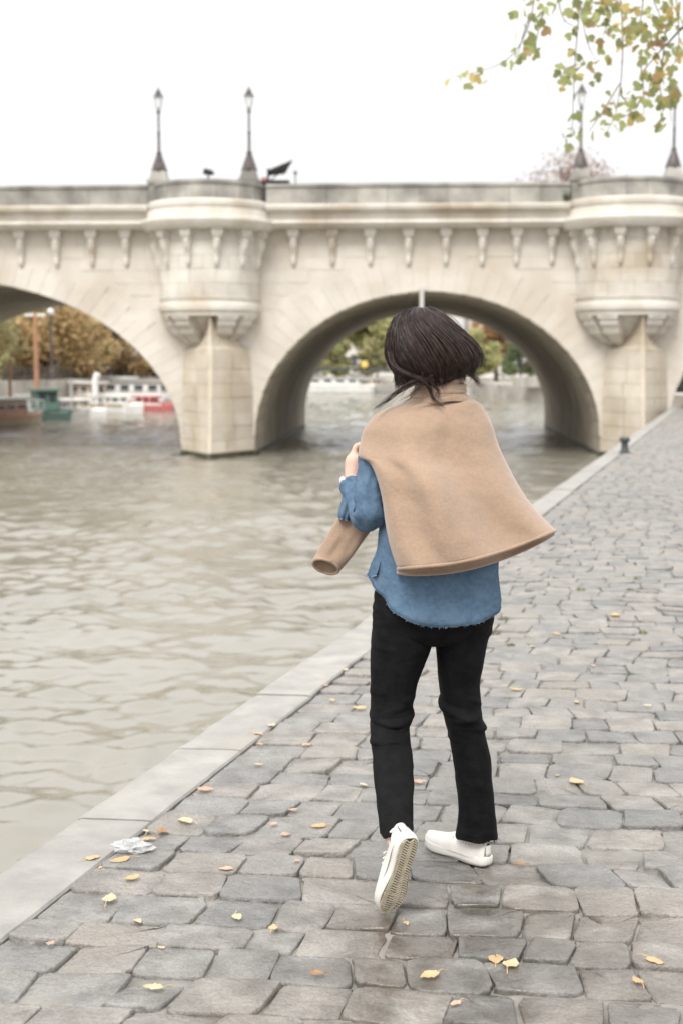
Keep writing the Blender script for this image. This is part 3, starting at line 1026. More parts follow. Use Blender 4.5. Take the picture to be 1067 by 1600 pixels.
# things on the bridge deck behind the parapet
def on_deck():
    zd = ZC0 + 0.3
    y = BY + 2.2
    r = root('black_canopy', (V(436, 262, y).x, y, zd), 'black canopy slanting up behind the parapet right of a lamp', 'canopy')
    a, b, c, d = V(418, 266, y - 0.9), V(457, 250, y - 0.5), V(446, 270, y + 0.8), V(420, 273, y + 0.5)
    m = MB(); t = Vector((0, 0, -0.04))
    mid = (a + b + c + d) / 4 + Vector((0, 0, 0.05))
    m.add([a, b, c, d, mid, a + t, b + t, c + t, d + t, mid + t], [(0, 1, 4), (1, 2, 4), (2, 3, 4), (3, 0, 4), (6, 5, 9), (7, 6, 9), (8, 7, 9), (5, 8, 9), (0, 5, 6, 1), (1, 6, 7, 2), (2, 7, 8, 3), (3, 8, 5, 0)])
    m.build('canopy_cloth', M['black'], r)
    m = MB(); m.tube([(mid.x - 0.35, y, zd), (mid.x - 0.35, y, mid.z - 0.02)], 0.04, 8); m.tube([(mid.x - 0.35, y, mid.z - 0.5), b + t], 0.02, 6)
    m.build('canopy_pole', M['black'], r)
    p = V(429, 284, y + 0.4)
    r = root('dark_box', (p.x, p.y, zd), 'low dark flat-topped box just showing above the parapet under the black canopy', 'box')
    hz = p.z - zd
    m = MB(); m.box((p.x, p.y, zd + hz / 2 - 0.05), (1.0, 0.8, hz - 0.1)); m.build('box_body', M['black'], r)
    m = MB(); m.box((p.x, p.y, zd + hz - 0.045), (1.08, 0.88, 0.09)); m.build('box_lid', M['black'], r)
    p = V(413, 283, y + 0.1)
    r = root('red_signal', (p.x, p.y, zd), 'small red light above the parapet between lamp and black canopy', 'signal light')
    m = MB(); m.lathe([(0.05, 0), (0.03, 0.1), (0.03, p.z - zd - 0.1)], (p.x, p.y, zd), 8); m.build('post', M['black'], r)
    m = MB(); m.ball(p, 0.095, 10, 8); m.build('lens', M['redlight'], r, True)
    m = MB(); m.box((p.x, p.y + 0.09, p.z), (0.18, 0.1, 0.26)); m.build('housing', M['black'], r)
    p = V(462, 270, y + 0.2)
    r = root('finial_post', (p.x, p.y, zd), 'thin dark post with a round head right of the black canopy', 'post')
    m = MB(); m.tube([(p.x, p.y, zd), (p.x, p.y, p.z)], 0.022, 6); m.build('shaft', M['bronze'], r)
    m = MB(); m.ball(p, 0.07, 8, 6); m.build('head', M['bronze'], r, True)
    p = V(326, 270, BY - 0.4)
    r = root('spotlight', (p.x, p.y, ZP), 'small dark spotlight on the turret between its two lamps', 'spotlight')
    m = MB(); m.tube([(p.x, p.y, ZP + 0.02), (p.x, p.y, p.z - 0.05)], 0.03, 6); m.build('stand', M['black'], r)
    m = MB(); m.tube([(p.x - 0.14, p.y, p.z + 0.05), (p.x + 0.1, p.y - 0.04, p.z), (p.x + 0.2, p.y - 0.06, p.z - 0.04)], [0.1, 0.09, 0.03], 8); m.build('lamp_head', M['black'], r)
on_deck()

# plant tuft on the cornice
def leafy(m, c, n, rx, ry, rz, ls, r, flat=0.0):
    for _ in range(n):
        while True:
            p = Vector((r.uniform(-1, 1), r.uniform(-1, 1), r.uniform(-1, 1)))
            if 0.15 < p.length < 1: break
        p = Vector((p.x * rx, p.y * ry, p.z * rz)) + Vector(c)
        d = Vector((r.gauss(0, 1), r.gauss(0, 1), r.gauss(0, 1))).normalized()
        q = d.orthogonal().normalized()
        s = ls * r.uniform(0.6, 1.3)
        b = len(m.v)
        m.v += [tuple(p - d * s * 0.5), tuple(p + q * s * 0.36), tuple(p + d * s * 0.5), tuple(p - q * s * 0.36)]
        m.f.append((b, b + 1, b + 2, b + 3))
M['weed'] = mat('weed_green', (0.06, 0.09, 0.03), (0.14, 0.17, 0.07), rough=0.7, scale=8, trans=0.3)
p = V(886, 313, BY - 0.85)
r_ = root('cornice_plant', (p.x, p.y, ZP), 'green weed growing on the cornice beside the right turret', 'plant')
m = MB(); leafy(m, (p.x, p.y, ZP + 0.22), 220, 0.24, 0.14, 0.2, 0.09, random.Random(2)); m.build('foliage', M['weed'], r_)
m = MB(); m.tube([(p.x, p.y, ZP - 0.02), (p.x + 0.02, p.y, ZP + 0.25)], 0.012, 5); m.build('stem', M['weed'], r_)

# ------------------------------------------------------------------ trees and far banks
def crom(pts, n):
    """Catmull-Rom through pts"""
    P = [Vector(p) for p in pts]
    P = [P[0] * 2 - P[1]] + P + [P[-1] * 2 - P[-2]]
    o = []
    for i in range(1, len(P) - 2):
        for k in range(n):
            t = k / n
            a, b, c, d = P[i - 1], P[i], P[i + 1], P[i + 2]
            o.append(0.5 * ((2 * b) + (c - a) * t + (2 * a - 5 * b + 4 * c - d) * t * t + (3 * b - a - 3 * c + d) * t ** 3))
    o.append(P[-2])
    return o

M['bark'] = mat('grey_brown_bark', (0.085, 0.07, 0.055), (0.17, 0.145, 0.115), rough=0.9, scale=6, bump=0.6, bscale=12, bdist=0.03)
def leafmat(name, a, b, c3=None, tr=0.4):
    return mat(name, a, b, rough=0.6, scale=0.45, detail=3, rnd=0.35, island=True, trans=tr, c3=c3, s3=0.22)
M['lf_brown'] = leafmat('brown_gold_leaves', (0.38, 0.26, 0.12), (0.54, 0.40, 0.20), (0.40, 0.37, 0.17))
M['lf_olive'] = leafmat('olive_yellow_leaves', (0.30, 0.28, 0.13), (0.46, 0.42, 0.21))
M['lf_orange'] = leafmat('orange_leaves', (0.42, 0.25, 0.115), (0.52, 0.36, 0.18))
M['lf_willow'] = leafmat('yellow_green_leaves', (0.32, 0.33, 0.14), (0.48, 0.46, 0.22))
M['lf_dark'] = leafmat('dark_green_leaves', (0.11, 0.15, 0.07), (0.2, 0.24, 0.11))
M['lf_hedge'] = leafmat('hedge_leaves', (0.06, 0.05, 0.035), (0.13, 0.105, 0.075))
M['lf_red'] = leafmat('reddish_brown_leaves', (0.26, 0.17, 0.14), (0.40, 0.30, 0.25))

def tree(name, base, h, rx, rz, lm, label, seed, nleaf=2600, ls=0.34, cat='tree', group=None, clear=0.35, blobs=14):
    r = random.Random(seed)
    base = Vector(base)
    ro = root(name, base, label, cat, group)
    m = MB()
    top = base + Vector((r.uniform(-.4, .4), r.uniform(-.4, .4), h * 0.8))
    fork = base + Vector((0, 0, h * clear))
    m.tube([base + Vector((0, 0, -0.2)), base + Vector((0, 0, h * clear * 0.5)), fork, top], [h * 0.03, h * 0.024, h * 0.02, h * 0.006], 8)
    m.build('trunk', M['bark'], ro)
    ml = MB(); mb = MB()
    cz = h - rz
    for k in range(blobs):
        a = r.uniform(0, 6.28); q = math.sqrt(r.random()); zz = r.uniform(-1, 1)
        k_ = math.sqrt(max(0.0, 1 - zz * zz * 0.8))
        c = base + Vector((rx * 0.72 * q * k_ * math.cos(a), rx * 0.72 * q * k_ * math.sin(a), cz + rz * 0.72 * zz))
        br = rx * r.uniform(0.26, 0.46)
        leafy(ml, c, nleaf // blobs, br, br, br * 0.8, ls, r)
        mb.tube([fork + Vector((0, 0, r.uniform(0, h * 0.15))), (fork + c) / 2 + Vector((0, 0, 0.3)), c], [h * 0.011, h * 0.007, h * 0.003], 5)
    mb.build('limb', M['bark'], ro)
    tag(ml.build('crown', lm, ro), kind=None)
    return ro

# far banks
M['bank'] = mat('bank_masonry', (0.33, 0.30, 0.26), (0.5, 0.47, 0.42), rough=0.9, scale=0.5, bump=0.3, bscale=3, bdist=0.05)
M['gravel'] = mat('bank_ground', (0.28, 0.26, 0.22), (0.4, 0.37, 0.32), rough=0.95, scale=0.4)
def bank(name, pts, back, z, label):
    """a quay: masonry face along pts (x, y), flat top running to the back points"""
    m = MB()
    n = len(pts)
    lo = [(x, y, -4) for x, y in pts]; hi = [(x, y, z) for x, y in pts]; bk = [(x, y, z) for x, y in back]
    m.loft([lo, hi, bk], closed=False)
    o = m.build(name, M['bank'])
    tag(o, label, None, None, 'structure')
    return o
def wpt(px, py): 
    g = G(px, py, WZ); return (g.x, g.y)
LB = [(-32.0, 20), (-24.0, 62), (-19.4, 86), (-15.0, 106), (-8.5, 140), (-2, 160)]
bank('left_bank', LB, [(-300, 0), (-300, 80), (-300, 120), (-300, 200), (-200, 500), (-100, 700)], 0.35, 'stone quay on the far side behind the boats')
FB = [(-2, 160), (10, 164), (24, 163), (34, 160)]
bank('far_bank', FB, [(-100, 700), (0, 700), (120, 700), (300, 700)], -0.35, 'pale stone quay across the river beyond the arch')
RB = [(34, 160), (13.2, 146), (14.2, 128), (16.3, 112), (24, 72), (40, 68)]
bank('island_bank', RB, [(300, 500), (300, 400), (300, 300), (300, 200), (300, 100), (300, 72)], -0.55, 'low stone bank right of the middle arch')
m = MB()
m.loft([[(x, y, z) for x, y in ((14.2, 119.0), (16.0, 113.2), (17.6, 106))] for z in (-0.55, 0.28)] + [[(x + 0.5, y, 0.28) for x, y in ((14.2, 119.0), (16.0, 113.2), (17.6, 106))]], closed=False)
lw = m.build('low_wall', M['bank'], None)
tag(lw, 'low pale stone wall on the bank below dark green shrub', 'wall')

# trees beyond the left arch
spots = [(-24.0, 90, 7.6, 4.2, 4.4, 'lf_olive', 'olive yellow tree behind the orange masts, left edge of the left arch'),
         (-20.0, 97, 8.0, 4.6, 4.7, 'lf_brown', 'golden brown tree right of the orange mast, seen through the left arch'),
         (-16.9, 106, 8.0, 4.4, 4.7, 'lf_brown', 'golden brown tree above the white funnel, seen through the left arch'),
         (-13.6, 116, 7.6, 3.6, 4.4, 'lf_orange', 'orange brown tree at the right edge of the left arch'),
         (-28.5, 112, 11, 6.0, 6.4, 'lf_brown', 'tall brown tree farthest back in the left arch'),
         (-21, 122, 11, 6.0, 6.4, 'lf_brown', 'brown tree behind the other trees in the left arch, above the white cabin')]
for i, (x, y, h, rx, rz, lm, lb) in enumerate(spots):
    tree('autumn_tree', (x, y, 0.35), h, rx, rz, M[lm], lb, 20 + i, nleaf=9000, ls=0.36, group='autumn trees beyond the left arch', clear=0.10, blobs=30)
# trees beyond the middle arch
tree('autumn_tree', (-2.8, 172, -0.35), 10.0, 4.4, 4.8, M['lf_olive'], 'yellow green tree at the left side of the middle arch', 41, nleaf=5000, ls=0.55, clear=0.15, blobs=20)
tree('autumn_tree', (3.2, 176, -0.35), 9.2, 4.2, 4.2, M['lf_willow'], 'pale yellow tree just left of the walker\'s head, through the middle arch', 42, nleaf=4500, ls=0.55, clear=0.15, blobs=20)
tree('autumn_tree', (9.5, 180, -0.35), 9.5, 4.6, 3.8, M['lf_olive'], 'olive tree hidden mostly behind the walker\'s head', 43, nleaf=2000, ls=0.5, clear=0.3)
tree('autumn_tree', (16.4, 152, -0.55), 9.0, 3.2, 4.0, M['lf_orange'], 'orange tree right of the walker\'s head, through the middle arch', 44, nleaf=5000, ls=0.45, clear=0.2, blobs=20)
tree('willow_tree', (13.3, 140, -0.55), 5.6, 2.7, 2.6, M['lf_willow'], 'yellow green willow right of the walker\'s head', 45, nleaf=3600, ls=0.32, clear=0.2, blobs=18)
tree('evergreen_shrub', (16.4, 131, -0.55), 4.2, 2.2, 2.0, M['lf_dark'], 'dark green shrub behind the low wall, through the middle arch', 46, nleaf=2600, ls=0.28, cat='shrub', clear=0.15, blobs=14)
tree('autumn_tree', (23, 150, -0.55), 11, 4.5, 4.4, M['lf_olive'], 'olive tree at the far right of the middle arch', 47, nleaf=2600, ls=0.45, clear=0.25)
for (sx_, sy_, hh, lb) in ((-5.0, 167, 4.6, 'olive shrub on the far quay at the left foot of the middle arch'), (-0.6, 168, 5.0, 'olive shrub on the far quay below the yellow green tree'), (4.2, 169, 4.8, 'olive shrub on the far quay just left of the walker\'s head')):
    tree('quay_shrub', (sx_, sy_, -0.35), hh, 2.7, 2.5, M['lf_willow'] if hh > 4.9 else M['lf_olive'], lb, int(hh * 100), nleaf=3000, ls=0.4, cat='shrub', group='shrubs on the far quay', clear=0.1, blobs=16)
# tree showing above the parapet
tb = V(890, 290, 84)
tree('bare_autumn_tree', (tb.x, 84, -0.55), V(890, 236, 84).z + 0.55, 3.9, 2.9, M['lf_red'], 'thin reddish brown tree top showing above the bridge parapet', 48, nleaf=4200, ls=0.2, clear=0.5, blobs=44)

# pale buildings far behind the trees
M['plaster'] = mat('pale_plaster', (0.52, 0.49, 0.44), (0.62, 0.59, 0.54), rough=0.9, scale=0.2)
M['zinc'] = mat('blue_grey_zinc', (0.24, 0.28, 0.33), (0.32, 0.36, 0.4), rough=0.5, scale=0.5)
M['pane'] = mat('dark_window', (0.06, 0.07, 0.08), rough=0.15)
def building(x0, x1, y, zb, zt, label, floors, cols):
    r = root('apartment_building', ((x0 + x1) / 2, y, zb), label, 'building', 'far apartment buildings')
    m = MB(); m.box(((x0 + x1) / 2, y + 5, (zb + zt) / 2), (x1 - x0, 10, zt - zb)); m.build('wall', M['plaster'], r)
    m = MB()
    m.loft([[(x0 - .3, y - .3, zt), (x1 + .3, y - .3, zt), (x1 + .3, y + 10.3, zt), (x0 - .3, y + 10.3, zt)], [(x0 + .6, y + 1.5, zt + 3), (x1 - .6, y + 1.5, zt + 3), (x1 - .6, y + 8, zt + 3), (x0 + .6, y + 8, zt + 3)]], True, False, True)
    rf = m.build('roof', M['zinc'], r)
    m = MB(); m.box((x0 + (x1 - x0) * 0.3, y + 4, zt + 3.4), (1.2, 0.8, 1.6)); m.build('chimney', M['plaster'], rf)
    for f in range(floors):
        for c in range(cols):
            xx = x0 + (x1 - x0) * (c + 0.5) / cols; zz = zb + (zt - zb) * (f + 0.5) / floors
            m = MB(); m.box((xx, y - 0.03, zz), (1.0, 0.12, 1.9)); m.build('window', M['pane'], r)
building(-9, 3, 235, -0.3, 15.5, 'pale building with blue grey roof behind the trees, left in the middle arch', 4, 6)
building(5.5, 20, 245, -0.3, 12.5, 'pale building behind the walker\'s head, through the middle arch', 3, 7)
building(-48, -31, 170, 0.35, 13, 'pale building behind the brown trees, through the left arch', 4, 7)
building(22, 40, 250, -0.3, 14, 'pale building at the right side of the middle arch', 4, 7)

# low footbridge in front of the far quay
fr = root('footbridge', (0, 150, WZ), 'low dark green footbridge crossing before the far quay, left of the head', 'bridge')
m = MB(); m.box((2, 150, 0.78), (26, 1.6, 0.22)); m.build('deck', M['iron'], fr)
for k in range(5):
    x = -9 + k * 5.2
    m = MB(); m.box((x, 150, -0.5), (0.7, 1.4, 2.35), 0, 0.8); m.build('pier', M['bank'], fr)
    m = MB()
    arc = [(x + 5.2 * t, 149.15, -0.1 + 0.75 * math.sin(math.pi * t)) for t in [i / 10 for i in range(11)]]
    m.tube(arc, 0.09, 5); m.build('arch_rib', M['iron'], fr)
m = MB()
for x in np.arange(-11, 15.01, 1.0): m.box((x, 149.3, 1.35), (0.05, 0.05, 0.95))
m.box((2, 149.3, 1.84), (26, 0.06, 0.06)); m.box((2, 149.3, 1.2), (26, 0.04, 0.04)); m.build('railing', M['iron'], fr)
p = V(569, 569, 149)
r = root('round_sign', (p.x, 149, 0.9), 'round yellow sign on the low dark footbridge', 'sign')
m = MB(); m.tube([(p.x, 148.98, p.z), (p.x, 149.06, p.z)], 0.36, 16); m.build('sign_disc', mat('yellow_paint', (0.75, 0.55, 0.12), rough=0.5), r)
m = MB(); m.tube([(p.x, 149.03, 0.9), (p.x, 149.03, p.z)], 0.04, 6); m.build('sign_post', M['iron'], r)

# ------------------------------------------------------------------ boats
def paint(n, c, rough=0.45): return mat(n, c, tuple(min(1, x * 1.15) for x in c), rough=rough, scale=1.5)
M['white'] = paint('white_boat_paint', (0.72, 0.71, 0.68))
M['orange'] = paint('orange_varnish', (0.40, 0.21, 0.12))
M['green'] = paint('green_boat_paint', (0.12, 0.19, 0.16))
M['red'] = paint('red_boat_paint', (0.52, 0.16, 0.15))
M['tan'] = paint('tan_hull_paint', (0.42, 0.33, 0.24))
M['darkhull'] = paint('black_hull_paint', (0.03, 0.032, 0.035))
M['grey'] = paint('grey_paint', (0.38, 0.37, 0.35))
def boat(name, x, y, ang, L, W, H, hull, label, cabins=(), masts=(), band=None, rail=True):
    """ang: heading from +Y towards +X"""
    ro = root(name, (x, y, WZ), label, 'boat', 'boats moored along the far quay')
    f = Vector((math.sin(ang), math.cos(ang), 0)); s = Vector((f.y, -f.x, 0)); o = Vector((x, y, WZ))
    def P(a, b, z): return o + f * a + s * b + Vector((0, 0, z))
    m = MB(); rows = []
    for t in (-0.5, -0.47, -0.35, -0.1, 0.15, 0.32, 0.43, 0.49, 0.5):
        wv = W / 2 * (1 - max(0, (t - 0.1) / 0.4) ** 2.2 * 0.97) * (0.86 if t < -0.48 else 1)
        sh = H * (1 + 0.45 * max(0, t) ** 2 * 4 * 0.5 + 0.08 * (t < -0.3))
        rows.append([P(t * L, -wv * 0.6, -0.4), P(t * L, -wv * 0.9, 0.1), P(t * L, -wv, sh), P(t * L, -wv + 0.12, sh + 0.02), P(t * L, -wv + 0.14, sh - 0.14), P(t * L, wv - 0.14, sh - 0.14), P(t * L, wv - 0.12, sh + 0.02), P(t * L, wv, sh), P(t * L, wv * 0.9, 0.1), P(t * L, wv * 0.6, -0.4)])
    m.loft(rows, True, True, True)
    h = m.build('hull', hull, ro)
    if band:
        m = MB(); rb = []
        for side in (-1, 1):
            rb = []
            for t in (-0.48, -0.35, -0.1, 0.15, 0.32, 0.43):
                wv = W / 2 * (1 - max(0, (t - 0.1) / 0.4) ** 2.2 * 0.97) + 0.02
                rb.append([P(t * L, side * wv, H * 0.78), P(t * L, side * wv, H * 1.0)])
            m.loft(rb, closed=False)
        m.build('rubbing_strake', band, h)
    for (t0, t1, wf, z0, z1, cm, roofm, nw) in cabins:
        m = MB()
        wv = W / 2 * wf
        lo = [P(t0 * L, -wv, z0), P(t1 * L, -wv, z0), P(t1 * L, wv, z0), P(t0 * L, wv, z0)]
        hi = [P(t0 * L + 0.05, -wv * .94, z1), P(t1 * L - 0.05, -wv * .94, z1), P(t1 * L - 0.05, wv * .94, z1), P(t0 * L + 0.05, wv * .94, z1)]
        m.loft([lo, hi], True, True, True)
        cb = m.build('cabin', cm, ro)
        m = MB()
        lo = [P(t0 * L - 0.15, -wv - .1, z1 + 0.003), P(t1 * L + 0.15, -wv - .1, z1 + 0.003), P(t1 * L + 0.15, wv + .1, z1 + 0.003), P(t0 * L - 0.15, wv + .1, z1 + 0.003)]
        hi = [q + Vector((0, 0, 0.12)) for q in lo]
        m.loft([lo, hi], True, True, True); m.build('cabin_roof', roofm, ro)
        for k in range(nw):
            a = t0 * L + (t1 - t0) * L * (k + 0.5) / nw; hw = (t1 - t0) * L / nw * 0.3
            zz0, zz1 = z0 + (z1 - z0) * 0.45, z0 + (z1 - z0) * 0.82
            for side in (-1, 1):
                m = MB()
                q = wv * 0.985 * side
                m.add([P(a - hw, q, zz0), P(a + hw, q, zz0), P(a + hw, q, zz1), P(a - hw, q, zz1), P(a - hw, q * 0.9, zz0), P(a + hw, q * 0.9, zz0), P(a + hw, q * 0.9, zz1), P(a - hw, q * 0.9, zz1)], [(0, 1, 2, 3), (7, 6, 5, 4), (0, 4, 5, 1), (1, 5, 6, 2), (2, 6, 7, 3), (3, 7, 4, 0)])
                m.build('window', M['pane'], cb)
        # stern window
        a = t0 * L - 0.01
        for side in (-0.45, 0.45):
            m = MB()
            m.add([P(a, wv * (side - 0.28), z0 + (z1 - z0) * .45), P(a, wv * (side + 0.28), z0 + (z1 - z0) * .45), P(a + 0.03, wv * (side + 0.28), z0 + (z1 - z0) * .85), P(a + 0.03, wv * (side - 0.28), z0 + (z1 - z0) * .85)], [(0, 1, 2, 3)])
            m.build('stern_window', M['pane'], cb)
    for (t, off, z0, z1, rad, mm, cross) in masts:
        m = MB(); m.tube([P(t * L, off, z0), P(t * L, off, z1)], [rad, rad * 0.8], 8)
        ms = m.build('mast', mm, ro)
        if cross:
            m = MB(); c = P(t * L, off, z1); m.box((c.x, c.y, c.z - 0.12), (cross, 0.14, 0.16)); m.build('crosspiece', M['white'], ms)
    if rail:
        m = MB()
        for side in (-1, 1):
            pts = [P(t * L, side * (W / 2 * (1 - max(0, (t - 0.1) / 0.4) ** 2.2 * 0.97) - 0.08), H + 0.55) for t in (-0.46, -0.2, 0.1, 0.3, 0.42)]
            m.tube(pts, 0.02, 5)
            for q in pts: m.tube([(q.x, q.y, q.z - 0.55), q], 0.018, 4)
        m.build('handrail', M['white'], ro)
    return ro
def bx(px, y): return V(px, 650, y).x
boat('houseboat', bx(9, 70), 70.5, R(20), 6, 1.75, 0.55, M['tan'], 'boat with orange wooden cabin and white roof, leftmost on the water', [(-0.36, 0.12, 0.82, 0.5, 1.3, M['orange'], M['white'], 3)], [(0.16, -0.45, 0.5, 3.3, 0.09, M['orange'], 0)], M['orange'])
boat('sailing_barge', bx(66, 78), 79, R(-25), 6, 1.6, 0.55, M['green'], 'green hulled boat under the tall orange mast with white crosspiece', [(-0.1, 0.18, 0.75, 0.5, 1.55, M['green'], M['green'], 2)], [(0.05, -0.38, 0.5, 5.85, 0.15, M['orange'], 1.1)], M['white'])
boat('motor_boat', bx(98, 80), 81, R(-30), 4.4, 1.4, 0.5, M['grey'], 'grey open motor boat with a stub mast right of the green hulled boat', [(-0.1, 0.2, 0.7, 0.4, 0.95, M['grey'], M['white'], 2)], [(-0.1, 0.2, 0.4, 2.2, 0.11, M['grey'], 0)])
boat('launch', bx(122, 83), 84, R(-40), 4.2, 1.3, 0.45, M['white'], 'small white launch between the motor boat and the funnel barge', [(-0.1, 0.2, 0.7, 0.4, 0.9, M['tan'], M['white'], 2)])
pn = boat('funnel_barge', bx(160, 88), 89, R(-50), 5.6, 1.8, 0.6, M['white'], 'white barge with tall curved white funnel', [(-0.25, 0.1, 0.8, 0.5, 1.0, M['white'], M['white'], 3)], (), M['tan'])
q = V(150, 622, 87.5)
m = MB(); m.tube(crom([q, V(149, 605, 87.5), V(150, 592, 87.5), V(154, 583, 87.5)], 5), 0.2, 10); m.build('funnel', M['white'], pn, True)
boat('cabin_barge', bx(196, 97), 98, R(-68), 7.5, 2.4, 0.7, M['grey'], 'long white cabin barge behind the red boat', [(-0.42, 0.30, 0.9, 0.6, 1.8, M['white'], M['grey'], 5)], (), M['white'])
boat('tug_boat', bx(225, 91), 92, R(-62), 3.6, 1.3, 0.5, M['red'], 'small red boat moored before the white cabin barge', [(-0.2, 0.15, 0.7, 0.45, 0.85, M['red'], M['red'], 2)], (), M['white'])
boat('launch', bx(248, 97), 98, R(-50), 3.6, 1.3, 0.5, M['white'], 'small white launch right of the red boat', [(-0.1, 0.2, 0.7, 0.45, 0.9, M['white'], M['grey'], 2)])
boat('dinghy', bx(262, 96), 96, R(-60), 2.2, 1.0, 0.34, M['darkhull'], 'small black dinghy nearest the middle pier', (), (), None, False)
boat('river_cruiser', bx(515, 150), 145, R(-80), 9, 2.6, 0.8, M['white'], 'white boat at the far quay, left side of the middle arch', [(-0.35, 0.2, 0.8, 0.75, 1.5, M['white'], M['grey'], 4)])
boat('river_cruiser', bx(566, 150), 147, R(-85), 7, 2.4, 0.8, M['grey'], 'grey boat at the far quay below the round yellow sign', [(-0.3, 0.2, 0.8, 0.75, 1.4, M['tan'], M['grey'], 3)])

boat('launch', bx(30, 80), 82, R(-20), 5, 1.5, 0.5, M['white'], 'white launch behind the boat with orange cabin', [(-0.2, 0.2, 0.75, 0.45, 1.15, M['white'], M['grey'], 3)])
boat('houseboat', bx(118, 93), 94, R(-55), 6, 2.0, 0.7, M['tan'], 'tan houseboat with pale cabin against the far wall, left of the funnel', [(-0.3, 0.25, 0.8, 0.65, 1.75, M['tan'], M['white'], 4)], [(0.3, 0, 0.7, 3.4, 0.06, M['grey'], 0)])
boat('houseboat', bx(165, 99), 100.5, R(-60), 6, 2.0, 0.8, M['darkhull'], 'black hulled houseboat with white cabin behind the funnel barge', [(-0.3, 0.3, 0.85, 0.7, 2.0, M['white'], M['white'], 4)], [(0.32, 0, 0.7, 3.8, 0.06, M['tan'], 0)])
boat('houseboat', bx(236, 103), 103.5, R(-60), 5, 1.9, 0.8, M['grey'], 'grey houseboat behind the red boat, near the pier', [(-0.3, 0.3, 0.85, 0.7, 1.6, M['white'], M['tan'], 3)])
# clipped hedges on top of the far wall
for k, (ya, yb, lb) in enumerate(((66, 84, 'dark clipped hedge along the far quay, left part'), (86, 103, 'dark clipped hedge along the far quay above the barges'), (105, 122, 'dark clipped hedge along the far quay near the pier'))):
    def bxq(y_):
        for (xa, y0_), (xb, y1_) in zip(LB, LB[1:]):
            if y0_ <= y_ <= y1_: return xa + (xb - xa) * (y_ - y0_) / (y1_ - y0_)
        return -8
    hr_ = root('quay_hedge', (bxq((ya + yb) / 2) - 0.9, (ya + yb) / 2, 0.35), lb, 'hedge', 'hedges on the far quay')
    mh = MB(); rh = random.Random(60 + k)
    for j in range(26):
        y_ = ya + (yb - ya) * j / 25
        leafy(mh, (bxq(y_) - 0.9, y_, 0.78), 130, 0.45, 0.5, 0.42 + 0.12 * rh.random(), 0.15, rh)
    mh.build('foliage', M['lf_hedge'], hr_)
    mh = MB(); mh.tube([(bxq(y_) - 0.9, y_, 0.5) for y_ in np.linspace(ya, yb, 6)], 0.2, 6); mh.build('stem', M['bark'], hr_)

# lamp posts and railing on the far left quay
for i, (px, yy, lb) in enumerate(((80, 90, 'dark quay lamp post right of the tall orange mast'), (93, 101, 'far quay lamp with white globe among the brown trees'), (72, 106, 'smaller far quay lamp with white globe, left of the other'))):
    q = V(px, 560 if i else 492, yy)
    r = root('quay_lamp', (q.x, yy, 0.35), lb, 'street lamp', 'lamps on the far quay')
    m = MB(); m.lathe([(0.22, 0), (0.2, 0.5), (0.1, 0.7), (0.08, q.z - 0.35)], (q.x, yy, 0.35), 8); m.build('pole', M['bronze'], r)
    m = MB(); m.ball((q.x, yy, q.z + 0.2), 0.22, 10, 8); m.build('globe', M['lampglass'], r, True)
# parked cars
M['tyre'] = mat('tyre_rubber', (0.02, 0.02, 0.021), rough=0.85)
M['rim'] = mat('wheel_rim', (0.45, 0.45, 0.46), rough=0.35, metal=0.7)
M['lampred'] = mat('tail_lamp_red', (0.5, 0.03, 0.03), rough=0.25)
def car(x, y, z, ang, body, label):
    ro = root('parked_car', (x, y, z), label, 'car', 'parked cars')
    f = Vector((math.sin(ang), math.cos(ang), 0)); s = Vector((f.y, -f.x, 0)); o = Vector((x, y, z))
    def P(a, b, h): return o + f * a + s * b + Vector((0, 0, h))
    sec = [(-2.05, 0.70, .35, .62, .62), (-2.0, 0.80, .25, .85, .86), (-1.7, 0.86, .22, .95, .98), (-0.9, 0.87, .2, .95, .98), (0.6, 0.87, .2, .93, .97), (1.0, 0.86, .2, .9, .92), (1.8, 0.82, .22, .74, .76), (2.05, 0.68, .3, .55, .56)]
    m = MB(); rows = []
    for a, w_, z0, z1, zt in sec:
        rows.append([P(a, -w_ * .9, z0), P(a, -w_, z0 + .12), P(a, -w_, z1 - .12), P(a, -w_ * .92, z1), P(a, 0, zt), P(a, w_ * .92, z1), P(a, w_, z1 - .12), P(a, w_, z0 + .12), P(a, w_ * .9, z0)])
    m.loft(rows, True, True, True); m.build('car_body', body, ro, True)
    m = MB(); rows = []
    for a, w_, zt in ((-1.75, .74, .95), (-1.35, .66, 1.38), (-0.6, .64, 1.47), (0.1, .64, 1.45), (0.95, .72, .95)):
        rows.append([P(a, -.78, .93), P(a, -w_, max(.94, zt - .06)), P(a, -w_ * .85, zt), P(a, w_ * .85, zt), P(a, w_, max(.94, zt - .06)), P(a, .78, .93)])
    m.loft(rows, True, True, True); m.build('greenhouse_glass', M['pane'], ro)
    m = MB(); rows = []
    for a, w_, zt in ((-1.38, .62, 1.392), (-0.6, .6, 1.482), (0.12, .6, 1.462)):
        rows.append([P(a, -w_, zt - .04), P(a, -w_ * .9, zt), P(a, w_ * .9, zt), P(a, w_, zt - .04)])
    m.loft(rows, closed=False); m.build('car_roof', body, ro)
    for a in (-1.3, 1.3):
        for b in (-1, 1):
            m = MB(); m.tube([P(a, b * .68, .31), P(a, b * .885, .31)], 0.31, 18); wl = m.build('wheel', M['tyre'], ro)
            m = MB(); m.tube([P(a, b * .80, .31), P(a, b * .895, .31)], 0.19, 12); m.build('rim', M['rim'], wl)
    for b in (-1, 1):
        m = MB(); c = P(-2.03, b * .62, .70); m.box(c, (0.26, 0.1, 0.16), -ang); m.build('tail_lamp', M['lampred'], ro)
        m = MB(); c = P(2.02, b * .55, .52); m.box(c, (0.28, 0.1, 0.13), -ang); m.build('headlight', M['lampglass'], ro)
q = G(1066, 622)
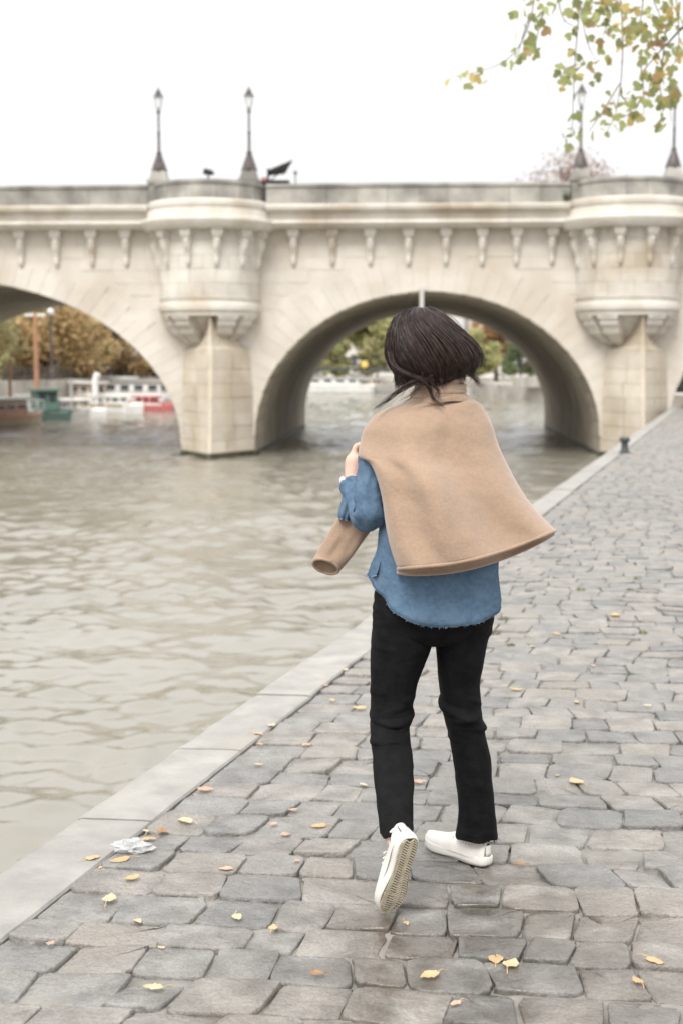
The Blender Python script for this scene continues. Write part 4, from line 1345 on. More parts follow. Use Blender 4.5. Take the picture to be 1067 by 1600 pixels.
car(q.x + 0.35, q.y - 3.0 + 5, 0.0, R(12), M['white'], 'white car parked beyond the right arch at the picture\'s edge')
car(-14.3, 112, 0.35, R(12), M['darkhull'], 'black car on the far quay at the right edge of the left arch')

# iron bollard on the near quay
q = G(975, 708)
r = root('mooring_bollard', (q.x, q.y, 0), 'small dark iron mooring bollard on the paving near the bridge', 'bollard')
m = MB(); m.lathe([(0.0, -0.01), (0.105, -0.01), (0.105, 0.02), (0.075, 0.035)], (q.x, q.y, 0), 16); m.build('base_flange', M['iron'], r, False)
m = MB(); m.lathe([(0.075, 0.03), (0.058, 0.07), (0.056, 0.16), (0.062, 0.19)], (q.x, q.y, 0), 16); m.build('shaft', M['iron'], r, True)
m = MB(); m.lathe([(0.062, 0.185), (0.085, 0.2), (0.09, 0.235), (0.07, 0.262), (0.0, 0.27)], (q.x, q.y, 0), 16); m.build('bollard_head', M['iron'], r, True)

# ------------------------------------------------------------------ plane tree whose twigs hang into the picture
def plane_tree():
    r = random.Random(77)
    ty = 11.5
    base = Vector((6.3, 12.6, -0.02))
    ro = root('plane_tree', base, 'green and yellow leafed tree whose twigs hang in at the top right', 'tree')
    m = MB()
    m.tube(crom([base, base + Vector((0.05, 0, 1.5)), base + Vector((-0.1, -0.1, 3.4)), base + Vector((-0.3, -0.2, 5.6)), base + Vector((-0.2, -0.1, 8))], 4), [0.3 - 0.011 * i for i in range(17)], 12)
    m.build('trunk', M['bark'], ro, True)
    YL = 11.6
    limbs = [[base + Vector((-0.25, -0.2, 5.0)), V(1150, -60, YL + .3), V(1010, -40, YL), V(900, -20, YL - .1), V(815, 0, YL)],
             [base + Vector((-0.2, -0.1, 4.2)), V(1200, 20, YL + .4), V(1090, 30, YL + .2), V(1040, 70, YL), V(1005, 110, YL)],
             [base + Vector((-0.2, -0.2, 6.0)), V(1080, -160, YL + .6), V(930, -130, YL + .4), V(800, -90, YL + .2)]]
    for L in limbs:
        p = crom(L, 6)
        m = MB(); m.tube(p, [0.06 * (1 - i / len(p)) ** 2.6 + 0.005 for i in range(len(p))], 7); m.build('limb', M['bark'], ro, True)
    twigs = [[(835, -8), (825, 40), (800, 85), (760, 108), (700, 122)], [(825, 30), (815, 60), (805, 100)], [(850, 10), (840, 50), (835, 80)],
             [(905, -20), (903, 30), (898, 90), (895, 150), (893, 200), (888, 215)], [(905, 0), (915, 60), (930, 95)], [(900, 100), (880, 112), (885, 130)],
             [(968, -20), (972, 60), (970, 120), (966, 150), (960, 180), (945, 210)], [(968, 130), (940, 175), (920, 205)], [(969, 148), (985, 170), (985, 190)],
             [(1005, -10), (1000, 30), (985, 50)], [(1040, 40), (1035, 90), (1030, 130), (1035, 170), (1025, 205)], [(1055, -10), (1060, 60), (1050, 110)],
             [(1030, 110), (1015, 130), (1012, 160)], [(945, -10), (948, 30), (940, 60)], [(870, -8), (880, 30), (905, 45)], [(1000, 100), (1005, 140), (1005, 180)],
             [(1050, 100), (1045, 150), (1048, 190)], [(1020, 0), (1030, 30), (1020, 70)]]
    mt = MB()
    leaves = []
    for t in twigs:
        dy = r.uniform(-0.5, 0.5)
        p = crom([V(x, y, YL + dy * (0.3 + 0.7 * i / len(t))) for i, (x, y) in enumerate(t)], 6)
        mt.tube(p, [0.005 * (1 - i / len(p)) + 0.002 for i in range(len(p))], 5)
        n = max(6, int(len(p) * 0.62))
        for k in range(n):
            q = p[r.randrange(len(p) // 5, len(p))]
            leaves.append(q + Vector((r.gauss(0, 0.045), r.gauss(0, 0.06), r.gauss(-0.01, 0.045))))
    tw = mt.build('twig', mat('pale_twig_bark', (0.2, 0.175, 0.14), (0.28, 0.25, 0.21), rough=0.85, scale=20), ro, True)
    # dense bunches
    for (x, y, n, sx, sz) in ((935, 5, 40, 0.13, 0.06), (1050, 12, 34, 0.12, 0.09), (1000, 20, 20, 0.12, 0.1), (1030, 85, 22, 0.09, 0.06), (1028, 125, 22, 0.07, 0.05), (1033, 165, 14, 0.05, 0.04), (985, 185, 8, 0.06, 0.04), (870, 0, 18, 0.2, 0.06),
                             (840, 10, 10, 0.12, 0.08), (900, 100, 16, 0.06, 0.07), (955, 35, 16, 0.1, 0.1), (905, 25, 12, 0.1, 0.1), (812, 88, 10, 0.07, 0.05), (1060, 55, 20, 0.06, 0.12), (1000, 45, 14, 0.12, 0.06), (735, 120, 5, 0.1, 0.03), (960, 185, 12, 0.1, 0.07), (1015, 35, 22, 0.12, 0.08)):
        for _ in range(int(n * 0.75)):
            leaves.append(V(x, y, YL + r.gauss(0, 0.25)) + Vector((r.gauss(0, sx), 0, r.gauss(0, sz))))
    # the rest of the crown, outside the picture
    for _ in range(2600):
        leaves.append(Vector((base.x + r.gauss(0.2, 1.7), base.y + r.gauss(0, 1.7), 6.9 + r.gauss(0, 0.8))))
    groups = [MB(), MB(), MB()]
    lobes = [(0, 0), (0.30, 0.14), (0.52, 0.48), (0.30, 0.46), (0.24, 0.82), (0.0, 1.0), (-0.24, 0.82), (-0.30, 0.46), (-0.52, 0.48), (-0.30, 0.14)]
    for q in leaves:
        g = groups[r.choices((0, 1, 2), (0.72, 0.22, 0.06))[0]]
        s = r.uniform(0.055, 0.105)
        d = Vector((r.gauss(0, .8), r.gauss(0, .8), r.gauss(-0.6, .6))).normalized()
        x = d.orthogonal().normalized()
        x = (Matrix.Rotation(r.uniform(0, 6.28), 3, d) @ x)
        nrm = d.cross(x)
        vs = [q + d * (b * s) + x * (a * s) + nrm * (0.12 * s * abs(a)) for a, b in lobes]
        g.add(vs + [q + d * (0.45 * s)], [(i, (i + 1) % 10, 10) for i in range(10)])
    for g, mm in zip(groups, (leafmat('plane_leaf_green', (0.36, 0.39, 0.16), (0.50, 0.51, 0.25), tr=0.65), leafmat('plane_leaf_yellow', (0.55, 0.42, 0.15), (0.65, 0.5, 0.22), tr=0.65), leafmat('plane_leaf_brown', (0.45, 0.3, 0.16), (0.55, 0.4, 0.24), tr=0.65))):
        tag(g.build('foliage', mm, ro), kind='stuff')
plane_tree()


# ------------------------------------------------------------------ fallen leaves, bag, moss
M['leaf_yellow'] = mat('fallen_leaf_yellow', (0.56, 0.385, 0.18), (0.62, 0.46, 0.26), rough=0.55, scale=30, rnd=0.12, trans=0.2, bump=0.3, bscale=150, bdist=0.002)
M['leaf_pale'] = mat('fallen_leaf_pale', (0.60, 0.46, 0.27), (0.68, 0.56, 0.37), rough=0.6, scale=30, rnd=0.1, trans=0.2, bump=0.3, bscale=150, bdist=0.002)
M['leaf_brown'] = mat('fallen_leaf_brown', (0.30, 0.15, 0.07), (0.42, 0.24, 0.12), rough=0.6, scale=30, rnd=0.15, trans=0.15)
M['leaf_pink'] = mat('fallen_leaf_pink', (0.52, 0.33, 0.24), (0.62, 0.42, 0.30), rough=0.6, scale=30, rnd=0.1, trans=0.2)
def leaf_obj(px, py, wpx, kind, label, group, r, stem=True):
    g = G(px, py)
    L = wpx / FPX * g.y * 1.0
    L = max(0.022, L)
    W_ = L * r.uniform(0.62, 0.85)
    ang = r.uniform(0, 6.28)
    curl = r.uniform(0.15, 0.5) * r.choice((1, 1, -0.4))
    fold = r.uniform(0.05, 0.3)
    ro = root('fallen_leaf', (g.x, g.y, 0.004), label, 'leaf', group)
    f = Vector((math.cos(ang), math.sin(ang), 0)); s = Vector((-f.y, f.x, 0))
    m = MB(); n = 8; rows = []
    for i in range(n + 1):
        t = i / n
        hw = W_ / 2 * (math.sin(math.pi * min(1, t * 0.93 + 0.05)) ** 0.75) * (1.12 - 0.5 * t)
        if i == n: hw = 0.0008
        zc = 0.008 + curl * L * (t - 0.5) ** 2
        rg = []
        for k in (-1, -0.55, 0, 0.55, 1):
            p = g + f * ((t - 0.5) * L) + s * (k * hw)
            rg.append((p.x, p.y, max(0.004, zc + fold * abs(k) * hw + 0.002 * r.uniform(-1, 1))))
        rows.append(rg)
    m.loft(rows, closed=False)
    b = m.build('blade', M[kind], ro, True)
    if stem:
        m = MB(); a = g - f * (L * 0.5)
        q = a - f * (L * 0.55) + s * r.uniform(-0.3, 0.3) * L
        m.tube([(a.x, a.y, 0.010 + curl * L * .25), ((a.x + q.x) / 2, (a.y + q.y) / 2, 0.014), (q.x, q.y, 0.008)], 0.0011, 5)
        m.build('stem', M[kind], ro)
    return ro
rl = random.Random(31)
named = [(146, 1343, 26, 'leaf_yellow', 'yellow leaf on the coping slab left of the white plastic bag'),
         (157, 1360, 12, 'leaf_yellow', 'tiny yellow leaf in the joint at the coping edge left of the bag'),
         (187, 1348, 34, 'leaf_yellow', 'bright yellow leaf just below the white plastic bag'),
         (233, 1314, 26, 'leaf_yellow', 'large round yellow leaf at the right end of the white bag'),
         (254, 1303, 24, 'leaf_brown', 'brown edged leaf above and right of the white bag'),
         (228, 1302, 14, 'leaf_pale', 'small pale leaf behind the white bag on the coping edge'),
         (205, 1376, 28, 'leaf_yellow', 'yellow leaf lying alone below the white bag'),
         (172, 1408, 34, 'leaf_pale', 'long pale leaf on a dark sett below the lone yellow leaf'),
         (289, 1285, 30, 'leaf_pale', 'wide pale leaf up and right of the white bag'),
         (371, 1438, 26, 'leaf_pale', 'pale yellow leaf with upright blade left of the lifted shoe, lower row'),
         (427, 1454, 22, 'leaf_yellow', 'small yellow leaf, nearest on the left of the lifted shoe'),
         (240, 1546, 34, 'leaf_pale', 'pale yellow leaf with stem at the bottom left'),
         (497, 1295, 26, 'leaf_yellow', 'peach yellow leaf left of the lifted shoe'),
         (495, 1526, 24, 'leaf_brown', 'reddish brown leaf below and left of the lifted shoe'),
         (670, 1530, 36, 'leaf_yellow', 'yellow leaf with upright stem below the lifted shoe'),
         (774, 1502, 34, 'leaf_yellow', 'orange yellow leaf, left one of a touching pair at the bottom'),
         (798, 1511, 36, 'leaf_pale', 'paler yellow leaf, right one of a touching pair at the bottom'),
         (710, 1573, 24, 'leaf_pink', 'small peach leaf at the very bottom edge'),
         (1023, 1506, 34, 'leaf_yellow', 'yellow leaf near the right edge, upper of two'),
         (995, 1537, 28, 'leaf_yellow', 'yellow leaf near the right edge, lower of two'),
         (634, 1446, 14, 'leaf_yellow', 'tiny yellow leaf right under the lifted shoe'),
         (812, 1354, 18, 'leaf_brown', 'small brown leaf right of the planted shoe'),
         (899, 1224, 34, 'leaf_pale', 'wide pale leaf right of the black trousers'),
         (404, 1149, 16, 'leaf_yellow', 'yellow leaf standing on the coping joint left of the legs'),
         (518, 1097, 14, 'leaf_yellow', 'orange leaf on the paving just left of the black trousers'),
         (561, 1109, 22, 'leaf_yellow', 'pale yellow leaf touching the left trouser knee in view'),
         (510, 1073, 10, 'leaf_pink', 'pink leaf in the coping joint left of the legs'),
         (805, 1080, 20, 'leaf_yellow', 'yellow leaf right of the right knee'),
         (870, 993, 16, 'leaf_yellow', 'orange leaf on the paving right of the shirt hem'),
         (960, 964, 22, 'leaf_yellow', 'orange leaf far out right on the paving')]
for px, py, wp, kd, lb in named:
    leaf_obj(px, py, wp, kd, lb, None, rl)
faded = [(216, 1443, 18, 'small pale leaf left of centre, two rows below the long pale leaf'), (80, 1478, 18, 'faded leaf near the left edge beside the coping, lowest there'),
         (353, 1361, 24, 'faded pinkish leaf midway between the white bag and the lifted shoe'), (322, 1237, 26, 'wide faded leaf beside the coping, above the wide pale leaf'),
         (447, 1307, 18, 'faded leaf left of the peach yellow leaf, lower of two'), (427, 1291, 16, 'faded leaf left of the peach yellow leaf, upper of two'),
         (405, 1166, 14, 'faded leaf right below the upright yellow leaf at the coping joint'), (425, 1136, 16, 'faded leaf just above the upright yellow leaf at the coping joint'),
         (540, 1049, 12, 'tiny faded leaf at the coping joint touching the trousers'), (480, 1166, 16, 'faded leaf alone between the coping and the left knee'),
         (459, 1269, 18, 'faded leaf above the peach yellow leaf'), (404, 1198, 14, 'small faded leaf on the setts below the upright yellow leaf'),
         (568, 1230, 16, 'faded leaf touching the left shin of the trousers'), (655, 1225, 24, 'faded leaf seen between the two trouser legs'),
         (870, 1214, 10, 'tiny faded leaf left of the wide pale leaf beside the trousers'), (464, 1349, 12, 'tiny faded leaf left of the lifted heel'),
         (830, 1012, 12, 'small faded leaf below the orange leaf right of the shirt hem'), (925, 1042, 12, 'small faded leaf below the farthest orange leaf'),
         (1010, 1105, 14, 'faded leaf near the right edge level with the knees'), (900, 1100, 14, 'faded leaf right of the yellow leaf beside the right knee'),
         (253, 1485, 10, 'tiny faded leaf above the pale yellow leaf at the bottom left')]
for px, py, wp, lb in faded:
    leaf_obj(px, py, wp, rl.choice(('leaf_pale', 'leaf_pink')), lb, 'small faded leaves strewn over the setts', rl, False)

# crumpled plastic bag
def bag():
    g = G(210, 1332)
    m = MB(); n, k = 28, 16
    rows = []
    for i in range(k + 1):
        a = math.pi * i / k
        rg = []
        for j in range(n):
            b = 2 * math.pi * j / n
            d = Vector((math.sin(a) * math.cos(b), math.sin(a) * math.sin(b), math.cos(a)))
            q = 1 + 0.55 * mnoise.noise(d * 2.1 + Vector((4, 1, 0))) + 0.3 * abs(mnoise.noise(d * 5.3))  + 0.14 * mnoise.noise(d * 11)
            p = Vector((d.x * 0.043 * q, d.y * 0.034 * q, d.z * 0.021 * q + 0.02))
            p.x += 0.02 * (1 if d.x > 0 else -1) * abs(d.x) ** 3 * (0.6 + 0.8 * mnoise.noise(d * 3 + Vector((9, 2, 2))))
            rg.append((g.x + p.x, g.y + p.y, max(0.003, p.z)))
        rows.append(rg)
    m.loft(rows, True)
    o = m.build('plastic_bag', mat('thin_white_plastic', (0.68, 0.69, 0.69), rough=0.22, bump=0.8, bscale=70, bdist=0.006, trans=0.45), None, False, (g.x, g.y, 0))
    tag(o, 'crumpled translucent white plastic bag lying on the coping joint', 'plastic bag')
bag()
M['moss'] = mat('moss_green', (0.07, 0.085, 0.02), (0.15, 0.16, 0.05), rough=0.9, scale=40)
m = MB(); rm = random.Random(8)
for px, py in ((785, 968), (773, 992), (984, 922), (825, 925), (1005, 990), (906, 922), (995, 905), (865, 905), (795, 1010)):
    g = G(px, py)
    leafy(m, (g.x, g.y, 0.006), 40, 0.035, 0.02, 0.012, 0.012, rm)
tag(m.build('moss', M['moss'], None), 'bits of green moss in the joints between setts', 'moss', None, 'stuff')

# ------------------------------------------------------------------ the walker
V0 = V
def V(px, py, Y):
    return V0(px, py, Y - 0.12)
PB = G(690, 1390)
person = root('person', (PB.x, PB.y, 0), 'person seen from behind walking in camel cape, denim shirt, black trousers and white sneakers', 'person')
M['skin'] = mat('skin', (0.60, 0.40, 0.31), (0.66, 0.46, 0.37), rough=0.5, scale=20, bump=0.1, bscale=200, bdist=0.001)
M['camel'] = mat('camel_wool', (0.330, 0.233, 0.166), (0.355, 0.252, 0.181), rough=0.95, scale=110, detail=6, bump=0.45, bscale=15, bdist=0.016, sheen=0.35, spec=0.1)
M['denim'] = mat('blue_denim', (0.078, 0.134, 0.205), (0.106, 0.170, 0.250), rough=0.9, scale=75, detail=8, bump=0.4, bscale=38, bdist=0.012, spec=0.15, c3=(0.115, 0.174, 0.242), s3=22)
M['denim_edge'] = mat('faded_denim_seam', (0.27, 0.36, 0.46), (0.16, 0.24, 0.34), rough=0.9, scale=120, spec=0.1)
M['jeans'] = mat('black_jeans', (0.004, 0.004, 0.0045), (0.0075, 0.0075, 0.008), rough=0.8, scale=30, bump=0.5, bscale=24, bdist=0.012, spec=0.14)
M['shoe'] = mat('off_white_leather', (0.68, 0.645, 0.60), (0.74, 0.71, 0.665), rough=0.5, scale=25, bump=0.2, bscale=120, bdist=0.001)
M['rubber'] = mat('white_rubber', (0.70, 0.675, 0.63), rough=0.55)
M['tread'] = mat('dirty_tread', (0.46, 0.40, 0.28), (0.60, 0.54, 0.42), rough=0.8, scale=60)
M['treadgap'] = mat('tread_groove', (0.055, 0.045, 0.03), (0.12, 0.10, 0.065), rough=0.9, scale=40)
M['hair'] = mat('dark_brown_hair', (0.018, 0.0105, 0.0085), (0.050, 0.029, 0.023), rough=0.38, scale=60, rnd=0.55, island=True, spec=0.5)
M['hair_in'] = mat('hair_underside', (0.008, 0.0055, 0.0045), rough=0.6)
M['steel'] = mat('rose_steel', (0.62, 0.50, 0.44), rough=0.25, metal=0.85)

def lerp_rows(rows, n):
    """resample rows of numbers smoothly"""
    out_ = []
    rows = [np.array(r_, float) for r_ in rows]
    P = [2 * rows[0] - rows[1]] + rows + [2 * rows[-1] - rows[-2]]
    for i in range(1, len(P) - 2):
        for k in range(n):
            t = k / n
            a, b, c, d = P[i - 1], P[i], P[i + 1], P[i + 2]
            out_.append(0.5 * ((2 * b) + (c - a) * t + (2 * a - 5 * b + 4 * c - d) * t * t + (3 * b - a - 3 * c + d) * t ** 3))
    out_.append(rows[-1])
    return out_

# --- where the feet stand: planted right foot, left foot lifted on its toe
FEET = []
h0 = G(768, 1357); t0 = G(688, 1341)
d_ = (t0 - h0).normalized(); d_ = Vector((d_.x, d_.y + 0.42, 0)).normalized()
FEET.append((Vector((h0.x - 0.008, h0.y + 0.01, 0.006)), d_, Vector((0, 0, 1))))
toe = G(606, 1436); toe = Vector((toe.x, toe.y, 0.012))
heel = V0(639, 1316, toe.y - 0.055)
fw = (toe - heel).normalized()
upv = Vector((-0.42, 0.88, 0.22)); upv = (upv - fw * upv.dot(fw)).normalized()
FEET.append((toe - fw * 0.252, fw, upv))
SHOE_ANK = [(o_ + f_ * 0.052 + u_ * 0.085, o_ + f_ * 0.06 + u_ * 0.05, o_ + f_ * 0.17 + u_ * 0.04) for o_, f_, u_ in FEET]

# --- body (one continuous skin, remeshed), mostly under the clothes
def capsule(m, p, q, r0, r1, n=12):
    p, q = Vector(p), Vector(q)
    m.ball(p, r0, n, 8); m.ball(q, r1, n, 8)
    m.tube([p, q], [r0, r1], n)
def body():
    m = MB()
    pel, chest, neck = V(678, 925, 4.19), V(680, 720, 4.2), V(684, 632, 4.2)
    headc = V(679, 548, 4.215)
    m.ball(pel, 0.13, 16, 10, (1.05, 0.75, 0.8)); m.ball(chest, 0.12, 16, 10, (1.0, 0.6, 1.0)); capsule(m, pel, chest, 0.085, 0.085)
    capsule(m, neck, headc + Vector((0, -0.01, -0.05)), 0.052, 0.05)
    capsule(m, chest, neck, 0.075, 0.045)
    m.ball(headc, 0.1, 20, 14, (0.76, 0.92, 1.12))
    fd = Vector((-0.32, 0.947, 0)); sd = Vector((fd.y, -fd.x, 0))
    m.ball(headc + fd * 0.02 + Vector((0, 0, -0.055)), 0.068, 14, 10, (0.85, 1.0, 0.95))       # jaw
    capsule(m, headc + fd * 0.088 + Vector((0, 0, 0.0)), headc + fd * 0.108 + Vector((0, 0, -0.034)), 0.009, 0.014, 8)   # nose
    m.ball(headc + fd * 0.084 + Vector((0, 0, -0.066)), 0.02, 10, 6, (1.1, 0.7, 0.45))          # mouth
    for s in (-1, 1):
        m.ball(headc + fd * 0.078 + sd * s * 0.031 + Vector((0, 0, 0.004)), 0.014, 8, 6)         # eyes
        m.ball(headc + sd * s * 0.078 + Vector((0, 0, -0.012)), 0.028, 8, 6, (0.4, 0.7, 1.1))    # ears
    # arms
    sl, el, wl = V(604, 684, 4.2), V(588, 806, 4.135), V(550, 752, 4.32)
    capsule(m, V(645, 668, 4.2), sl, 0.045, 0.04); capsule(m, sl, el, 0.034, 0.02); capsule(m, el, wl, 0.02, 0.022)
    hp = V(553, 722, 4.335)
    capsule(m, wl, hp, 0.023, 0.028); capsule(m, wl + Vector((0.012, 0.012, 0.01)), hp + Vector((0.018, 0.03, 0.006)), 0.018, 0.024)
    for i, (ox, oy, ln) in enumerate(((-0.006, 0.0, 0.95), (0.006, 0.018, 1.05), (0.014, 0.036, 1.0), (0.02, 0.052, 0.8))):
        k0 = hp + Vector((ox, oy, 0.016)); k1 = k0 + Vector((0.012, 0.006, 0.034 * ln)); k2 = k1 + Vector((0.028 * ln, 0.004, 0.004)); k3 = k2 + Vector((0.014, 0, -0.017 * ln))
        capsule(m, k0, k1, 0.0098, 0.0092, 8); capsule(m, k1, k2, 0.0092, 0.0084, 8); capsule(m, k2, k3, 0.0084, 0.0072, 8)
    t0 = hp + Vector((0.022, -0.006, -0.016)); capsule(m, t0, t0 + Vector((0.03, -0.008, 0.02)), 0.012, 0.0105, 8); capsule(m, t0 + Vector((0.03, -0.008, 0.02)), t0 + Vector((0.045, 0, 0.042)), 0.0105, 0.008, 8)
    sr, er, wr = V(742, 684, 4.2), V(772, 800, 4.22), V(735, 800, 4.38)
    capsule(m, V(715, 668, 4.2), sr, 0.045, 0.04); capsule(m, sr, er, 0.038, 0.03); capsule(m, er, wr, 0.035, 0.024); capsule(m, wr, wr + Vector((-0.06, 0.03, 0.02)), 0.026, 0.02)
    for i in range(4):
        k0 = wr + Vector((-0.07, 0.03 + 0.0, 0.045 - 0.02 * i)); capsule(m, k0, k0 + Vector((-0.035, 0.0, 0)), 0.0095, 0.009, 8); capsule(m, k0 + Vector((-0.035, 0, 0)), k0 + Vector((-0.045, -0.025, 0)), 0.009, 0.0075, 8)
    capsule(m, wr + Vector((-0.02, -0.01, 0.03)), wr + Vector((-0.06, -0.02, 0.05)), 0.012, 0.009, 8)
    # legs
    hl, kl, al = V(632, 950, 4.19), V(611, 1118, 4.19), SHOE_ANK[1][0] + Vector((0.0, 0.02, 0.02))
    capsule(m, hl, kl, 0.06, 0.036); capsule(m, kl, SHOE_ANK[1][0], 0.032, 0.027)
    A_, B_, C_ = SHOE_ANK[1]; capsule(m, al, A_, 0.028, 0.0275); capsule(m, A_, B_, 0.0275, 0.024); capsule(m, B_, C_, 0.02, 0.016)
    hr, kr, ar = V(724, 950, 4.2), V(722, 1118, 4.235), SHOE_ANK[0][0] + Vector((0, 0.005, 0.05))
    capsule(m, hr, kr, 0.06, 0.036); capsule(m, kr, SHOE_ANK[0][0], 0.032, 0.027)
    A_, B_, C_ = SHOE_ANK[0]; capsule(m, ar, A_, 0.028, 0.0275); capsule(m, A_, B_, 0.0275, 0.024); capsule(m, B_, C_, 0.02, 0.016)
    o = m.build('body', M['skin'], person, True)
    rmod = o.modifiers.new('remesh', 'REMESH'); rmod.mode = 'VOXEL'; rmod.voxel_size = 0.0055; rmod.use_smooth_shade = True
    sm = o.modifiers.new('smooth', 'SMOOTH'); sm.iterations = 4; sm.factor = 0.5
    # eyes' colour
    return o
BODY = body()

def wrinkle(p, th, amp, fz, seed=0):
    return amp * (mnoise.noise(Vector((math.cos(th) * 1.3, math.sin(th) * 1.3, p.z * fz + seed))) + 0.5 * mnoise.noise(Vector((math.cos(th) * 2.6 + 5, math.sin(th) * 2.6, p.z * fz * 2.3 + seed))))
def limb_loft(rows, n=36, sub=6, wr=None, tilt=None, mb=None):
    """rows: (py, xl, xr, Yc, depth)"""
    m = mb or MB()
    rings = []
    rr = lerp_rows(rows, sub)
    for i, (py, xl, xr, Yc, dep) in enumerate(rr):
        c = V((xl + xr) / 2, py, Yc); hw = (V(xr, py, Yc) - V(xl, py, Yc)).length / 2
        rg = []
        for k in range(n):
            th = 2 * math.pi * k / n
            x, y = math.cos(th), math.sin(th)
            p = Vector((c.x + hw * math.copysign(abs(x) ** 0.92, x), c.y + dep * math.copysign(abs(y) ** 0.92, y), c.z))
            if wr:
                d = wr(py, th, p)
                p += Vector((x, y, 0)) * d
            if tilt:
                p.z += tilt(i / (len(rr) - 1), th)
            rg.append(p)
        rings.append(rg)
    m.loft(rings, True)
    return m

# --- trousers
def knee_wr(ky, seed):
    r = random.Random(int(seed * 10))
    folds = []
    for k in range(13):
        folds.append((ky + r.gauss(0, 32), r.uniform(-14, 14), r.uniform(0.0025, 0.0062), r.uniform(2.2, 4.6), r.uniform(-2.9, -0.2), r.uniform(0.5, 1.3)))
    for k in range(5):
        folds.append((r.uniform(940, 1010), r.uniform(-18, 18), r.uniform(0.0015, 0.0035), r.uniform(2.5, 4.5), r.uniform(-2.9, -0.2), r.uniform(0.5, 1.1)))
    for k in range(4):
        folds.append((r.uniform(1180, 1300), r.uniform(-10, 10), r.uniform(0.001, 0.002), r.uniform(3, 6), r.uniform(-2.9, -0.2), r.uniform(0.4, 0.9)))
    def f(py, th, p):
        t = th if th < math.pi else th - 2 * math.pi
        d = 0.0
        for y0, sl, am, w_, tc, tw in folds:
            dt = abs(t - tc); dt = min(dt, 2 * math.pi - dt)
            if dt > 2.5 * tw: continue
            q = (py - y0 - sl * math.sin(t - tc)) / w_
            if abs(q) < 3: d += am * math.exp(-q * q if q > 0 else -q * q * 0.25) * math.exp(-(dt / tw) ** 2)
        return 1.15 * d - 0.0012 + 0.0022 * mnoise.noise(Vector((math.cos(th) * 2, math.sin(th) * 2, py * 0.05 + seed)))
    return f
LAY, RAY = SHOE_ANK[1][0].y + 0.12, SHOE_ANK[0][0].y + 0.12
def y_on(py, A, B):
    """depth of the shin line A-B where it is seen at image row py"""
    lo, hi = -0.2, 1.3
    for _ in range(40):
        md = (lo + hi) / 2
        if PX(A + (B - A) * md)[1] < py: lo = md
        else: hi = md
    return (A + (B - A) * lo).y + 0.12
KL, KR = V(611, 1118, 4.19), V(722, 1118, 4.235)
def shin(rows, K, A):
    return [(py, xl, xr, (y_on(py, K, A) if py > 1120 else Yc), dep) for py, xl, xr, Yc, dep in rows]
def jeans():
    m = MB()
    limb_loft([(880, 592, 770, 4.19, .105), (915, 588, 774, 4.19, .115), (945, 585, 773, 4.19, .12), (970, 584, 768, 4.19, .115), (992, 590, 756, 4.19, .095), (1002, 610, 740, 4.19, .07)], mb=m, wr=lambda py, th, p: 0.002 * math.sin(py * 0.2 + 2 * math.cos(th)))
    left = [(930, 586, 690, 4.19, .10), (970, 583, 686, 4.19, .10), (1000, 580.5, 676, 4.19, .095), (1037, 579, 662, 4.19, .088), (1064, 579.5, 652, 4.19, .08), (1090, 580, 646, 4.19, .073), (1124, 579, 640, 4.175, .068), (1150, 580, 639, 4.12, .066), (1180, 582, 643, 4.045, .065), (1217, 585, 644.5, LAY + .185, .064), (1255, 589, 644, LAY + .095, .063), (1280, 592, 644, LAY + .03, .062), (1296, 594, 645, LAY - .005, .062)]
    left = shin(left, KL, SHOE_ANK[1][0]); RR_ = 0
    limb_loft(left, mb=m, wr=knee_wr(1110, 0.4), sub=14, n=56, tilt=lambda t, th: (-0.028 * (0.5 - 0.5 * math.cos(th)) * (0.35 + 0.65 * max(0, math.sin(th))) - 0.004 * math.sin(th * 7)) * max(0, (t - 0.9) / 0.1))
    right = [(930, 676, 774, 4.2, .10), (970, 677, 769, 4.2, .10), (1000, 680, 760, 4.21, .093), (1034, 683, 754, 4.22, .085), (1067, 686, 748, 4.235, .077), (1101, 690, 750, 4.24, .071), (1125, 695, 751.5, 4.24, .067), (1150, 701.5, 757, 4.23, .065), (1180, 707, 764, 4.215, .064), (1217, 712, 767, RAY + .04, .064), (1255, 716, 771, RAY + .02, .063), (1285, 715, 774, RAY + .005, .062), (1306, 712, 776, RAY, .062)]
    right = shin(right, KR, SHOE_ANK[0][0])
    limb_loft(right, mb=m, wr=knee_wr(1108, 2.1), sub=14, n=56, tilt=lambda t, th: 0.003 * math.sin(th * 5) * max(0, (t - 0.93) / 0.07))
    o = m.build('trousers', M['jeans'], person, True)
    sd = o.modifiers.new('thick', 'SOLIDIFY'); sd.thickness = 0.003; sd.offset = -1
    # frayed hem threads
    r = random.Random(4); m = MB()
    for (py, xl, xr, Yc, dep, k) in ((1307, 712, 776, RAY, .061, 60), (1298, 595, 645, LAY, .058, 40)):
        for _ in range(k):
            th = r.uniform(0, 6.28)
            c = V((xl + xr) / 2, py, Yc); hw = (V(xr, py, Yc) - V(xl, py, Yc)).length / 2
            p = Vector((c.x + hw * math.cos(th), c.y + dep * math.sin(th), c.z + 0.004))
            if py < 1306: p.z += -0.028 * (0.5 - 0.5 * math.cos(th)) * (0.35 + 0.65 * max(0, math.sin(th)))
            q = p + Vector((r.gauss(0.001, 0.004), r.gauss(0, 0.004), -r.uniform(0.003, 0.014)))
            m.tube([p, (p + q) / 2 + Vector((r.gauss(0, .002), 0, 0)), q], 0.0005, 3, False)
    tag(m.build('frayed_hem', M['jeans'], o), kind='stuff')
jeans()

